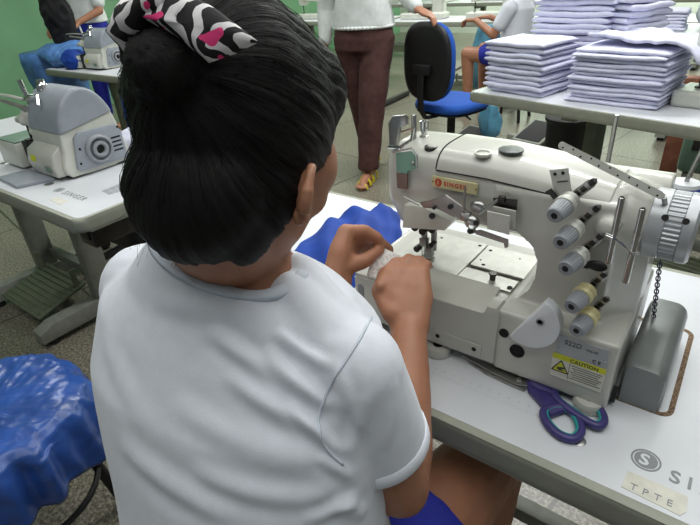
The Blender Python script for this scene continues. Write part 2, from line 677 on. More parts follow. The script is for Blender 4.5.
for X, hy, hz, zc, yc in ARM:
    rings.append(ell((X, yc, zc), (0, 1, 0), (0, 0, 1), hy, hz, 40, 3.6))
mb.loft(rings)
mb.loft([ell((-0.364, 0.677, z), (1, 0, 0), (0, 1, 0), hx, hy, 32, 4) for z, hx, hy in
         ((0.931, 0.036, 0.042), (0.936, 0.041, 0.048), (0.96, 0.047, 0.055), (1.0, 0.050, 0.058), (1.03, 0.047, 0.056))])  # head
mb.loft([ell((x, 0.722, 1.0), (0, 1, 0), (0, 0, 1), 0.024, 0.04, 28, 3) for x in (-0.12, -0.052, -0.048)])  # rear end cap
mb.lathe([(0.05, 0), (0.049, 0.012), (0.042, 0.03), (0.040, 0.034)], (-0.092, 0.676, 0.995), (1, 0, 0), 36)   # boss of the wheel
mb.box((-0.095, 0.71, 0.93), (0.09, 0.07, 0.13), bev=0.01)
mb.ball((-0.094, 0.612, 1.003), (0.014, 0.012, 0.014))
me = mb.remesh('body', 0.0022, 5)
body_bvh = None
link('body', me, M['paint'], mach)


def face(px, py, Y):
    return onY(px, py, Y)


# top cover: separate curved lid on top of the arm with visible seam
rings = []
for X in (-0.327, -0.3255, -0.30, -0.25, -0.21, -0.17, -0.13, -0.1005, -0.099):
    o = 0.0005 if X in (-0.327, -0.099) else 0.0016
    for A0, A1 in zip(ARM[:-1], ARM[1:]):
        if A0[0] <= X <= A1[0]:
            f = (X - A0[0]) / (A1[0] - A0[0])
            hy_, hz_, zc_ = [A0[i] + (A1[i] - A0[i]) * f for i in (1, 2, 3)]
    full = ell((X, 0.680, zc_), (0, 1, 0), (0, 0, 1), hy_ + o, hz_ + o, 60, 3.6)
    arc = [full[i] for i in range(27, 2, -1)]
    rings.append(arc[:])
n = min(len(r) for r in rings)
mb = MB()
rings = [r[:n] for r in rings]
inner = [[p + V((0, (0.68 - p.y) * 0.06, -0.004)) for p in reversed(r)] for r in rings]
mb.loft([a + b for a, b in zip(rings, inner)])
lid = mb.build('top_cover', M['paint'], mach, 30)
mb = MB()
pts = [onY(434, 165, 0.6165), onY(475, 177, 0.6165), onY(540, 189, 0.6165), onY(622, 204, 0.6175)]
zl = 1.0375
mb.tube([r[0] + V((0, -0.0002, -0.0006)) for r in rings], 0.0010, 6)
mb.tube([p + V((-0.0008, 0, 0.0006)) for p in rings[0]], 0.0009, 6)
mb.build('seam_line', M['hole'], lid)

# badge
mb = MB()
bz, bx0, bx1 = 1.0185, -0.331, -0.262
mb.box(((bx0 + bx1) / 2, 0.6168, bz), (bx1 - bx0, 0.003, 0.0165), bev=0.0007, seg=1)
badge = mb.build('badge', M['brass'], mach, label='gold name badge with red lettering')
text('SINGER', 0.0088, (bx0 + 0.019, 0.6151, bz - 0.0032), (1, 0, 0), (0, 0, 1), M['red'], badge, 'badge_lettering', 0.0002, spacing=1.25, bold=0.0003)
mb = MB()
mb.prism([(0.0055 * math.cos(2 * PI * k / 20) * (1 if k < 10 else 0.95), 0.0058 * math.sin(2 * PI * k / 20) - (0.0006 if k > 10 else 0)) for k in range(20)],
         (bx0 + 0.0105, 0.6152, bz), (1, 0, 0), (0, 0, 1), (0, 0.001, 0))
emb = mb.build('badge_emblem', M['red'], badge)
text('S', 0.008, (bx0 + 0.0083, 0.6149, bz - 0.0028), (1, 0, 0), (0, 0, 1), M['brass'], badge, 'emblem_letter', 0.0002)
mb = MB()
for x in (bx0 + 0.002, bx1 - 0.002):
    mb.ball((x, 0.6152, bz), 0.0011, seg=10)
mb.build('badge_pin', M['hole'], badge)

# front cover of the bed
mb = MB()
mb.prism([(-0.449, 0.768), (-0.449, 0.845), (-0.43, 0.849), (-0.222, 0.853), (-0.219, 0.869), (-0.205, 0.869), (-0.201, 0.862), (-0.203, 0.771)],
         (0, 0.573, 0), (1, 0, 0), (0, 0, 1), (0, 0.03, 0), bev=0.002)
cov = mb.build('bed_cover', M['paint'], mach)
mb = MB()
mb.prism([(-0.446, 0.5735), (-0.222, 0.5735), (-0.222, 0.628), (-0.446, 0.628)], (0, 0, 0), (1, 0, 0), (0, 1, 0), (0, 0, 0.001))
for v in mb.bm.verts:
    v.co.z = 0.8525 + (v.co.y - 0.5735) * 0.26 + (0.0012 if v.co.z > 0.0005 else -0.006)
mb.build('cloth_plate', M['paint'], mach, label='glossy white sloping strip along the bed')
mb = MB()
for a, b in (((425 + 18, 336), (480, 350)),):
    p0, p1 = onY(443, 334, 0.5722), onY(481, 353, 0.5722)
    mb.box(((-0.30 - 0.222) / 2, 0.5726, 0.7865), (0.078, 0.0016, 0.021), bev=0.0005, seg=1)
pl = mb.build('hinge_plate', M['paint'], cov)
mb = MB()
for x in (-0.293, -0.233):
    mb.cyl((x, 0.573, 0.787), (x, 0.5712, 0.787), 0.0036)
mb.build('screw', M['hole'], cov)
mb = MB()
mb.prism([(-0.437 + 0.006 * math.cos(2 * PI * k / 24), 0.815 + (0.013 if k < 12 else -0.013) + 0.006 * math.sin(2 * PI * k / 24)) for k in range(24)],
         (0, 0.5722, 0), (1, 0, 0), (0, 0, 1), (0, 0.002, 0))
mb.build('slot', M['greyink'], cov)

# needle plate and sliding plates on the bed
BZ = 0.862
mb = MB()
mb.box((-0.352, 0.690, BZ + 0.001), (0.118, 0.118, 0.0035), bev=0.0008, seg=1)
np_ = mb.build('needle_plate', M['plate'], mach)
mb = MB()
mb.box((-0.247, 0.71, BZ + 0.001), (0.088, 0.075, 0.0035), bev=0.0008, seg=1)
for x, y in ((-0.28, 0.735), (-0.28, 0.685), (-0.262, 0.735), (-0.225, 0.735)):
    pass
mb.build('slide_plate', M['plate'], mach)
mb = MB()
for x, y, r in ((-0.281, 0.731, 0.003), (-0.303, 0.738, 0.003), (-0.272, 0.682, 0.003), (-0.282, 0.694, 0.0018), (-0.23, 0.728, 0.0018), (-0.338, 0.636, 0.0016), (-0.212, 0.64, 0.004), (-0.372, 0.732, 0.0025)):
    mb.cyl((x, y, BZ + 0.0005), (x, y, BZ + 0.0031), r)
mb.build('plate_screw', M['hole'], np_)
mb = MB()
mb.box((-0.255, 0.6475, BZ + 0.0006), (0.095, 0.034, 0.002), bev=0.0005, seg=1)
mb.build('looper_plate', M['plate'], mach)
mb = MB()
mb.cyl((-0.243, 0.65, BZ), (-0.243, 0.65, BZ + 0.011), 0.0045)
mb.cyl((-0.243, 0.65, BZ + 0.01), (-0.243, 0.65, BZ + 0.013), 0.006)
mb.build('plate_knob', M['darksteel'], mach)

# half-round looper cover, hinged plate at the foot of the column
cl, cr = onY(509, 337, 0.562), onY(545, 302, 0.562)
ax = (cr - cl)
hl = ax.length / 2
mid = (cl + cr) / 2
ax.normalize()
dn = V((0, 1, 0)).cross(ax)
if dn.z > 0:
    dn = -dn
pts = [(-hl, 0.0)] + [(hl * math.cos(a) * -1.0, hl * 1.06 * math.sin(a)) for a in [PI * k / 18 for k in range(19)]][1:]
mb = MB()
mb.prism([(hl * math.cos(PI * k / 24), hl * 1.05 * math.sin(PI * k / 24)) for k in range(25)], mid, ax, dn, (0, 0.016, 0), bev=0.0035, seg=3)
hc = mb.build('looper_cover', M['laminate'], mach)
mb = MB()
hp = onY(540, 322, 0.5615)
mb.lathe([(0.0052, 0), (0.0052, 0.001), (0.0035, 0.001), (0.0035, 0.0)], hp, (0, -1, 0), 20)
mb.build('cover_eyelet', M['greyink'], hc)
mb = MB()
for (px, r) in (((517, 351), 0.0105), ((504, 333), 0.007)):
    p = onY(*px, 0.5765)
    mb.lathe([(r, 0), (r, 0.0016), (r * 0.86, 0.0016), (r * 0.8, 0.0005), (0, 0.0004)], p + V((0, 0.0005, 0)), (0, -1, 0), 28)
mb.build('port_hole', M['hole'], mach)

# name plate + caution sticker on the base
mb = MB()
mb.box((-0.0895, 0.5763, 0.8435), (0.064, 0.0016, 0.029), bev=0.0004, seg=1)
plate = mb.build('model_plate', M['sticker'], mach, label='silver plate with model number')
text('522D', 0.010, (-0.112, 0.5753, 0.8465), (1, 0, 0), (0, 0, 1), M['darkink'], plate, 'plate_lettering', 0.0002, spacing=0.95)
text('-356-02', 0.005, (-0.086, 0.5753, 0.8465), (1, 0, 0), (0, 0, 1), M['darkink'], plate, 'plate_lettering', 0.0002)
text('C E', 0.0068, (-0.0755, 0.5753, 0.832), (1, 0, 0), (0, 0, 1), M['darkink'], plate, 'mark_lettering', 0.0002, bold=0.0002)
mb = MB()
for x in (-0.118, -0.061):
    mb.ball((x, 0.5755, 0.8385), 0.0018, seg=10)
mb.build('plate_rivet', M['chrome'], plate)
mb = MB()
mb.box((-0.0905, 0.5763, 0.808), (0.066, 0.0014, 0.040), bev=0.0003, seg=1)
st = mb.build('caution_sticker', M['tape'], mach, label='white caution sticker with yellow heading')
mb = MB()
mb.box((-0.0905, 0.5756, 0.8235), (0.066, 0.0006, 0.0085))
mb.prism([(-0.0105, -0.009), (0.0105, -0.009), (0, 0.0095)], (-0.1115, 0.5757, 0.8085), (1, 0, 0), (0, 0, 1), (0, -0.0004, 0))
mb.build('yellow_print', M['yellow'], st)
text('CAUTION', 0.0075, (-0.101, 0.5751, 0.8208), (1, 0, 0), (0, 0, 1), M['darkink'], st, 'sticker_lettering', 0.0001, spacing=1.05, bold=0.0002)
mb = MB()
for k in range(7):
    mb.box((-0.0795, 0.5755, 0.8155 - 0.0035 * k), (0.039 - 0.004 * (k % 3), 0.0005, 0.0008))
mb.box((-0.1005, 0.5755, 0.805), (0.0006, 0.0005, 0.028))
mb.prism([(-0.005, 0.001), (0.004, 0.004), (0.006, 0.0015), (0.001, 0.0), (0.006, -0.002), (-0.002, -0.003)], (-0.1115, 0.5752, 0.8045), (1, 0, 0), (0, 0, 1), (0, -0.0003, 0))
for a, b in (((-0.0105, -0.009), (0.0105, -0.009)), ((0.0105, -0.009), (0, 0.0095)), ((0, 0.0095), (-0.0105, -0.009))):
    mb.tube([(-0.1115 + a[0], 0.5754, 0.8085 + a[1]), (-0.1115 + b[0], 0.5754, 0.8085 + b[1])], 0.0008, 6)
for k in range(3):
    mb.tube([(-0.1085 + a[0] * 0 , 0.5753, 0.8235 + 0.003 * 0) for a in ((0, 0),)] + [(-0.1075, 0.5753, 0.8236)], 0.0006, 6)
mb.build('black_print', M['darkink'], st)

# feet of the machine
for px in ((438, 352), (588, 406)):
    p = onZ(*px, T)
    mb = MB()
    mb.lathe([(0.0195, 0), (0.0205, 0.002), (0.0205, 0.010), (0.018, 0.0155), (0.0085, 0.0165), (0.0075, 0.012), (0, 0.012)], p, (0, 0, 1), 36)
    ft = mb.build('machine_foot', M['paint'], mach)
    mb = MB()
    mb.lathe([(0.0078, 0.0122), (0.0078, 0.0163), (0.004, 0.0163), (0, 0.014)], p, (0, 0, 1), 24)
    mb.build('foot_bolt', M['hole'], ft)
for p in ((-0.42, 0.76), (-0.07, 0.765), (-0.42, 0.60), (-0.13, 0.62)):
    mb = MB()
    mb.cyl((p[0], p[1], T), (p[0], p[1], 0.77), 0.017)
    mb.build('mount', M['rubber'], mach)

# thread tension units
front = [(554, 216), (560, 243), (565, 269), (571, 307), (576, 331)]
back1 = [(573, 198), (578, 225), (583, 252), (590, 288), (594, 311)]
for k, (a, b) in enumerate(zip(front, back1)):
    f0, b0 = onY(*a, 0.556), onY(*b, 0.602)
    ax = (b0 - f0).normalized()
    Lk = (b0 - f0).length
    mb = MB()
    mb.cyl(f0 + ax * Lk * 0.5, f0 + ax * Lk * 1.25, 0.0055)
    tu = mb.build('tension_post', M['darksteel'], mach)
    # ribbed knob
    u = ax.orthogonal().normalized()
    w = ax.cross(u)

    def gear(r, h, t=24, d=0.0006):
        return [f0 + ax * h + (u * math.cos(2 * PI * i / (2 * t)) + w * math.sin(2 * PI * i / (2 * t))) * (r - (d if i % 2 else 0)) for i in range(2 * t)]
    mb = MB()
    mb.loft([gear(0.004, 0.002, d=0), gear(0.004, 0.0, d=0), gear(0.0086, 0.0, d=0), gear(0.0098, 0.002, d=0.0003), gear(0.0108, 0.012), gear(0.0115, 0.022), gear(0.0108, 0.0225, d=0)])
    mb.build('tension_knob', M['greyplastic'], tu, 25)
    mb = MB()
    mb.cyl(f0 - ax * 0.0006, f0 + ax * 0.006, 0.0034)
    mb.build('knob_bore', M['hole'], tu)
    mb = MB()
    mb.lathe([(0.0095, 0.0225), (0.012, 0.0235), (0.0128, 0.026), (0.0128, 0.030), (0.011, 0.032), (0.0085, 0.036), (0.012, 0.040)], f0, ax, 30)
    mb.build('tension_disc', M['plate'] if k < 3 else M['brass'], tu)
    # slanted thread guide behind each knob
    tip = [(597, 179), (601, 205), (604, 233), (607, 272), (609, 297)][k]
    sp0 = onY(b[0] + 1, b[1] - 2, 0.604)
    sp1 = onY(*tip, 0.596)
    mb = MB()
    m1 = sp0.lerp(sp1, 0.08)
    wv = (sp1 - sp0).normalized()
    mb.tube([sp0, m1, sp0.lerp(sp1, 0.2), sp0.lerp(sp1, 0.75), sp0.lerp(sp1, 0.93), sp1], [0.003, 0.005, 0.0058, 0.0056, 0.0035, 0.001], 10, flat=(0, 1, 0))
    gd = mb.build('thread_guide', M['steel'], tu)
    mb = MB()
    for q in (0.16, 0.45, 0.8):
        c = sp0.lerp(sp1, q) + V((0, -0.0014, 0))
        mb.tube([c - wv * 0.0035, c + wv * 0.0035], [0.0036, 0.0036], 8, flat=(0, 1, 0))
    mb.build('guide_slot', M['darksteel'], gd)
mb = MB()
p = onY(597, 266, 0.603)
mb.ball(p, (0.012, 0.004, 0.007))
mb.ball(p + V((-0.012, 0, -0.002)), (0.006, 0.004, 0.005))
mb.build('lever_pivot', M['black'], mach)

# upright bracket with two holes over the top knob
a, b, c_, d = onY(550, 170, 0.611), onY(568, 168, 0.611), onY(571, 192, 0.611), onY(555, 199, 0.611)
q = [onY(*p, 0.609) for p in ((549, 170), (568, 168), (572, 196), (556, 200))]
mb = MB()
mb.prism([(p.x, p.z) for p in reversed(q)], (0, 0.609, 0), (1, 0, 0), (0, 0, 1), (0, 0.0022, 0), bev=0.0005, seg=1)
br = mb.build('guide_bracket', M['plate'], mach)
mb = MB()
for px in ((555, 174), (563, 173)):
    mb.cyl(onY(*px, 0.6093), onY(*px, 0.6083), 0.0021)
pa, pb = onY(557, 182, 0.6085), onY(568, 181, 0.6085)
mb.tube([pa, pb], 0.0007, 6)
mb.build('bracket_hole', M['hole'], br)
mb = MB()
mb.tube([onY(546, 193, 0.606), onY(550, 191, 0.606), onY(556, 198, 0.606)], [0.002, 0.004, 0.004], 8, flat=(0, 1, 0))
mb.build('spring_clip', M['darksteel'], br)

# two upright chrome guide posts with wire clip
posts = []
for px in (((622, 197), (608, 263)), ((641, 208), (627, 283))):
    t_ = onY(*px[0], 0.588)
    b_ = onY(*px[1], 0.588)
    b_.x = (b_.x + t_.x) / 2
    t_.x = b_.x
    mb = MB()
    mb.cyl(b_, t_, 0.0036, seg=16)
    po = mb.build('guide_post', M['chrome'], mach)
    mb = MB()
    mb.cyl(t_ - V((0, 0, 0.001)), t_ + V((0, 0, 0.0006)), 0.0024, seg=12)
    mb.build('post_bore', M['hole'], po)
    mb = MB()
    mc = b_.lerp(t_, 0.45)
    mb.tube([mc + V((0, 0.0, 0)), mc + V((0, 0.03, 0))], 0.003, 8)
    mb.build('post_stem', M['steel'], po)
    posts.append(b_.lerp(t_, 0.42))
mb = MB()
w0, w1 = posts
for dz in (0, 0.0025):
    mb.tube([w0 + V((-0.008, -0.001, dz)), w0 + V((0, -0.0045, dz)), w0.lerp(w1, 0.5) + V((0, -0.001, 0.002 - dz)), w1 + V((0, -0.0045, dz)), w1 + V((0.007, 0.001, dz))], 0.0006, 6)
mb.build('wire_clip', M['chrome'], mach)

# perforated thread rail
r0, r1 = onY(664, 197, 0.645), onY(559, 144, 0.655)
ax = (r1 - r0).normalized()
up = V((0, 0, 1)) - ax * ax.z
up.normalize()
nn = ax.cross(up)
Lr = (r1 - r0).length
mb = MB()
face_n = (CP - r0).normalized()
wd = ax.cross(face_n).normalized()
fn = wd.cross(ax).normalized()
mb.prism(rrect(0, -0.0045, Lr, 0.0045, 0.004), r0 - fn * 0.001, ax, wd, fn * 0.0024, bev=0.0004, seg=1)
rail = mb.build('thread_rail', M['plate'], mach)
mb = MB()
for k in range(11):
    for s in ((0.0018 if k % 2 else -0.0018),):
        c = r0 + ax * (Lr * (0.05 + 0.09 * k)) + wd * s
        mb.cyl(c - fn * 0.0015, c + fn * 0.0018, 0.0012, seg=10)
mb.build('rail_hole', M['hole'], rail)
mb = MB()
mb.tube([r0, r0 + V((0.004, 0.012, -0.02))], 0.003, 8)
mb.build('rail_bracket', M['steel'], rail)

# hand wheel
hw = V((-0.060, 0.676, 0.993))
RW = 0.043
mb = MB()


def wheel_ring(r, h, teeth=0):
    out = []
    for k in range(176):
        a = 2 * PI * k / 176
        rr = r - (teeth if (k // 2) % 2 else 0)
        out.append(hw + V((h, math.cos(a) * rr, math.sin(a) * rr)))
    return out


mb.loft([wheel_ring(0.03, 0.0), wheel_ring(0.041, 0.0), wheel_ring(RW, 0.002), wheel_ring(RW, 0.018), wheel_ring(0.0415, 0.019)])
wheel = mb.build('hand_wheel', M['wheelgrey'], mach, 30)
mb = MB()
mb.loft([wheel_ring(0.0415, 0.019), wheel_ring(RW - 0.0005, 0.0195, 0.0014), wheel_ring(RW - 0.0005, 0.036, 0.0014), wheel_ring(0.041, 0.0365)])
mb.build('wheel_grip', M['wheelgrey'], wheel, 25)
mb = MB()
mb.loft([wheel_ring(0.041, 0.0365), wheel_ring(RW, 0.037), wheel_ring(RW, 0.048), wheel_ring(0.039, 0.051), wheel_ring(0.02, 0.051)])
mb.build('wheel_rim', M['wheelgrey'], wheel, 30)
mb = MB()
for px in ((665, 217), (686, 221)):
    p = onY(*px, 0.637)
    dv = V((0, p.y - hw.y, p.z - hw.z)).normalized()
    base = V((p.x, hw.y, hw.z))
    mb.cyl(base + dv * (RW - 0.004), base + dv * (RW + 0.0004), 0.0038, seg=18)
mb.build('wheel_bore', M['hole'], wheel)

# motor housing standing in the cut-out
mb = MB()
rg = []
for Y, s in ((0.618, 0.86), (0.622, 0.95), (0.630, 1.0), (0.79, 1.0), (0.80, 0.95), (0.803, 0.88)):
    hx, zt = 0.0265 * s, 0.064 * (0.9 + 0.1 * s)
    cx, zb = -0.0165, 0.7507
    pts = []
    rc = 0.016
    for a0, ccx, ccz in ((0, cx + hx - rc, zb + zt - rc), (90, cx - hx + rc * 0.6, zb + zt - rc * 0.6)):
        r_ = rc if a0 == 0 else rc * 0.6
        for k in range(7):
            a = math.radians(a0 + 15 * k)
            pts.append(V((ccx + r_ * math.cos(a), Y, ccz + r_ * math.sin(a))))
    pts += [V((cx - hx, Y, zb)), V((cx + hx, Y, zb))]
    rg.append(pts)
mb.loft(rg)
mb.build('motor_housing', M['motorgrey'], mach, 35, label='grey curved motor housing under the hand wheel')
mb = MB()
mb.box((-0.045, 0.606, 0.768), (0.006, 0.012, 0.02))
mb.build('housing_clip', M['black'], mach)

# lifting chain
mb = MB()
c0, c1 = V((-0.048, 0.74, 0.96)), V((-0.038, 0.735, 0.77))
c0, c1 = onY(660, 262, 0.745), onY(654, 312, 0.745)
c1 = c0 + (c1 - c0) * 1.35
nl = 22
for k in range(nl):
    c = c0.lerp(c1, k / (nl - 1))
    d = (c1 - c0).normalized()
    u = V((1, 0.2, 0)) if k % 2 else V((-0.2, 1, 0))
    mb.tube([c + d * 0.0048 * math.cos(2 * PI * j / 10) + u * 0.0026 * math.sin(2 * PI * j / 10) for j in range(10)], 0.0009, 6, closed=True)
mb.build('lifting_chain', M['chainblue'], mach)

# --- head details: top holes, oil cap, presser screws, lifter, window
mb = MB()
mb.lathe([(0.0145, -0.003), (0.0165, 0.001), (0.0165, 0.0026), (0.014, 0.0034), (0.0, 0.0036)], onZ(511, 151, 1.062), (0, 0, 1), 36)
mb.build('oil_cap', M['green'], mach, label='dark green round cap on the arm')
bpy.data.materials['sage_green']
oc = bpy.data.objects['oil_cap']
oc.data.materials[0] = mat('dark_green_cap', rgb(56, 66, 62), 0.4)
mb = MB()
p = onZ(483, 154, 1.061)
mb.lathe([(0.0088, -0.003), (0.0115, 0.0), (0.0115, 0.0022), (0.0092, 0.0026), (0.0086, 0.0005), (0.0, 0.0005)], p, (0, 0, 1), 30)
oh = mb.build('oil_window', M['paint2'], mach)
for px, r in (((431, 146), 0.0095), ((437, 160), 0.0028), ((496, 167), 0.0032)):
    mb = MB()
    if px[1] < 150:
        p = onZ(*px, 1.0595)
        axd = (0, 0, 1)
    else:
        p = onY(*px, 0.63)
        p.z = min(p.z, 1.0575)
        axd = (0, -0.75, 0.65)
    mb.lathe([(r, -0.004), (r, 0.0008), (r * 0.9, 0.001), (r * 0.84, 0.0), (0, -0.0002)], p - V((0, 0, 0.0012 if px[1] < 150 else 0.0)), axd, 24)
    mb.build('oil_hole', M['darksteel'], mach)
# presser spring screws
mb = MB()
p = onZ(424, 140, 1.055)
mb.lathe([(0.0068, -0.004), (0.0068, 0.006), (0.0045, 0.0075), (0.0045, 0.014), (0.0068, 0.0145), (0.0068, 0.029), (0.0035, 0.0295), (0.003, 0.026), (0, 0.026)], p, (0, 0, 1), 24)
mb.build('pressure_screw', M['chrome'], mach)
mb = MB()
p = onZ(414, 142, 1.055)
mb.box(p + V((0, 0, 0.016)), (0.004, 0.010, 0.05), bev=0.001)
mb.build('lifter_post', M['steel'], mach)
mb = MB()
a = [onY(*q_, 0.640) for q_ in ((392, 146), (391, 122), (395, 115), (407, 114), (409, 117), (409, 124), (401, 126), (399, 146))]
mb.prism([(q_.x, q_.z) for q_ in a], (0, 0.632, 0), (1, 0, 0), (0, 0, 1), (0, 0.008, 0), bev=0.0012)
mb.build('lifter_bracket', M['steel'], mach)
mb = MB()
mb.tube([onY(393, 152, 0.618), onY(402, 146, 0.618), onY(411, 140, 0.625), onY(414, 128, 0.632), onY(402, 132, 0.632)], 0.0022, 8)
mb.tube([onY(389, 147, 0.622), onY(402, 148, 0.618)], 0.003, 8)
mb.build('lifter_link', M['chrome'], mach)
# window / guard plate on the head front
w = [onY(*q_, 0.612) for q_ in ((396, 153), (411, 151), (415, 156), (415, 169), (408, 170), (407, 174), (396, 172))]
mb = MB()
mb.prism([(q_.x, q_.z) for q_ in w], (0, 0.612, 0), (1, 0, 0), (0, 0, 1), (0, 0.0025, 0), bev=0.0006, seg=1)
win = mb.build('eye_guard', M['eyeshield'], mach, label='pale green plastic guard on the head')
w = [onY(*q_, 0.613) for q_ in ((396, 173), (407, 174), (407, 190), (397, 188))]
mb = MB()
mb.prism([(q_.x, q_.z) for q_ in w], (0, 0.613, 0), (1, 0, 0), (0, 0, 1), (0, 0.003, 0), bev=0.0005, seg=1)
mb.build('oil_gauge', M['amber'], mach)
mb = MB()
w = [onY(*q_, 0.611) for q_ in ((394, 152), (412, 148), (417, 155), (417, 168))]
mb.tube(w, 0.0014, 6)
mb.ball(onY(413, 163, 0.611), 0.0028)
mb.build('guard_bracket', M['steel'], mach)
# lower face block under the head
w = [onY(*q_, 0.608) for q_ in ((404, 205), (420, 206), (452, 222), (444, 231), (402, 228))]
mb = MB()
mb.prism([(q_.x, q_.z) for q_ in w], (0, 0.608, 0), (1, 0, 0), (0, 0, 1), (0, 0.03, 0), bev=0.002)
mb.build('face_plate', M['paint2'], mach)
# threading levers across the front
mb = MB()
P = lambda *a: onY(*a)
pts = [P(423, 202, 0.604), P(434, 200, 0.602), P(445, 194, 0.600), P(459, 205, 0.600), P(466, 213, 0.6)]
mb.prism([(q_.x, q_.z) for q_ in [P(*p, 0.6) for p in ((420, 202), (438, 199), (446, 194), (462, 205), (468, 212), (463, 219), (452, 216), (440, 208), (424, 208))]],
         (0, 0.598, 0), (1, 0, 0), (0, 0, 1), (0, 0.004, 0), bev=0.0008, seg=1)
mb.tube([P(404, 197, 0.6), P(419, 205, 0.6)], 0.0016, 8)
lv = mb.build('take_up_lever', M['steel'], mach)
mb = MB()
for px, r in (((450, 207), 0.0035), ((432, 216), 0.0045), ((434, 208), 0.0026)):
    mb.cyl(P(*px, 0.606), P(*px, 0.594), r, seg=14)
mb.build('lever_screw', M['black'], lv)
mb = MB()
mb.tube([P(464, 210, 0.597), P(464.5, 200, 0.597), P(465, 186, 0.597)], [0.0022, 0.0018, 0.001], 8)
mb.build('thread_pin', M['steel'], mach)
mb = MB()
mb.ball(P(472, 222, 0.598), (0.011, 0.008, 0.010))
mb.box(P(466, 216, 0.598), (0.014, 0.01, 0.012), bev=0.002)
mb.cyl(P(472, 231, 0.596), P(472, 226, 0.59), 0.005)
mb.ball(P(478, 207, 0.606), (0.012, 0.006, 0.009))
mb.tube([P(479, 214, 0.6), P(492, 204, 0.603), P(498, 200, 0.605)], [0.003, 0.0025, 0.002], 8)
mb.build('lever_joint', M['steel'], mach)
mb = MB()
mb.cyl(P(470, 231, 0.592), P(470.5, 231, 0.586), 0.0042)
mb.cyl(P(476, 223, 0.591), P(476, 223, 0.587), 0.0035)
mb.build('joint_screw', M['black'], mach)
# hooked bar running right from the joint
mb = MB()
q = [P(*p, 0.597) for p in ((474, 231), (476, 234), (504, 243), (505, 248), (508, 247), (508, 240), (480, 230))]
mb.prism([(p.x, p.z) for p in reversed(q)], (0, 0.596, 0), (1, 0, 0), (0, 0, 1), (0, 0.003, 0))
mb.build('hook_bar', M['steel'], mach)
# two upright tin plates
for dx, dy, w_ in ((0, 0, 1), (6, -5, 1)):
    q = [P(p[0] + dx, p[1] + dy, 0.592 + dx * 0.0015) for p in ((487, 211), (510, 216), (509, 235), (487, 229))]
    mb = MB()
    mb.prism([(p.x, p.z) for p in reversed(q)], (0, q[0].y, 0), (1, 0, 0), (0, 0, 1), (0, 0.0016, 0), bev=0.0004, seg=1)
    mb.build('thread_plate', M['plate'], mach)
mb = MB()
q = [P(*p, 0.609) for p in ((493, 198), (517, 200), (516, 214), (493, 212))]
mb.prism([(p.x, p.z) for p in reversed(q)], (0, 0.609, 0), (1, 0, 0), (0, 0, 1), (0, 0.002, 0))
mb.box(P(502, 199, 0.606), (0.009, 0.006, 0.008), bev=0.001)
mb.box(P(502, 226, 0.6), (0.01, 0.012, 0.012))
mb.build('plate_holder', M['darksteel'], mach)

# needle bar and presser foot
nx, ny = -0.360, 0.648
mb = MB()
mb.cyl((nx, ny, 0.895), (nx, ny, 0.945), 0.005)
mb.box((nx, ny, 0.900), (0.013, 0.012, 0.014), bev=0.0015)
mb.build('needle_bar', M['steel'], mach)
mb = MB()
for dx in (-0.004, 0, 0.004):
    mb.cyl((nx + dx, ny, 0.8645), (nx + dx, ny, 0.895), 0.0007, 0.001, seg=8)
mb.build('needle', M['chrome'], mach)
mb = MB()
mb.cyl((nx + 0.014, ny + 0.006, 0.885), (nx + 0.014, ny + 0.006, 0.95), 0.0048)
mb.box((nx + 0.01, ny, 0.884), (0.012, 0.014, 0.02), bev=0.002)
mb.build('presser_bar', M['steel'], mach)
mb = MB()
mb.prism([(-0.011, -0.014), (-0.003, -0.016), (-0.003, -0.002), (0.003, -0.002), (0.003, -0.016), (0.011, -0.014), (0.011, 0.012), (-0.011, 0.012)],
         (nx + 0.003, ny, 0.866), (1, 0, 0), (0, 1, 0), (0, 0, 0.003), bev=0.0006, seg=1)
mb.box((nx + 0.006, ny + 0.006, 0.874), (0.01, 0.008, 0.016), bev=0.001)
mb.build('presser_foot', M['chrome'], mach)
mb = MB()
for dx, dy, dz, r in ((-0.022, -0.01, 0.938, 0.0055), (-0.012, -0.012, 0.926, 0.0065), (0.018, -0.012, 0.930, 0.007), (-0.010, -0.009, 0.886, 0.0055), (0.024, -0.008, 0.936, 0.005), (0.016, -0.008, 0.9, 0.004), (0.0, -0.009, 0.92, 0.006)):
    mb.cyl((nx + dx, ny + dy, dz), (nx + dx, ny + dy + 0.014, dz), r, seg=14)
mb.box((nx + 0.002, ny + 0.004, 0.936), (0.05, 0.02, 0.012), bev=0.002)
mb.build('clamp_screw', M['darksteel'], mach)

# slotted cylinder with a pole behind the hand wheel, fixed to the machine
base = onZ(684, 222, 0.0)
p = onY(684, 190, 0.80)
px_, py_, zt = p.x, p.y, p.z + 0.012
mb = MB()
mb.lathe([(0.02, zt - 0.1), (0.022, zt - 0.098), (0.022, zt - 0.028), (0.0205, zt - 0.02), (0.0185, zt - 0.018)], (px_, py_, 0), (0, 0, 1), 32)
ts = mb.build('side_cylinder', M['bluegrey'], mach)
mb = MB()
mb.box(((px_ - 0.07) / 2, (py_ + 0.735) / 2, zt - 0.075), (0.012, (py_ - 0.70), 0.02), rot=(0, 0, -math.atan2(px_ + 0.07, py_ - 0.735)))
mb.build('cylinder_bracket', M['steel'], ts)
mb = MB()
for a in (-1.9, -1.0, -2.8):
    for zz in (zt - 0.045, zt - 0.09):
        mb.box((px_ + 0.0215 * math.cos(a), py_ + 0.0215 * math.sin(a), zz), (0.006, 0.006, 0.022), rot=(0, 0, a))
mb.build('tube_slot', M['hole'], ts)
mb = MB()
mb.lathe([(0.0185, zt - 0.018), (0.0205, zt - 0.017), (0.0205, zt - 0.007), (0.018, zt - 0.006)], (px_, py_, 0), (0, 0, 1), 32)
mb.build('band', M['ringblue'], ts)
mb = MB()
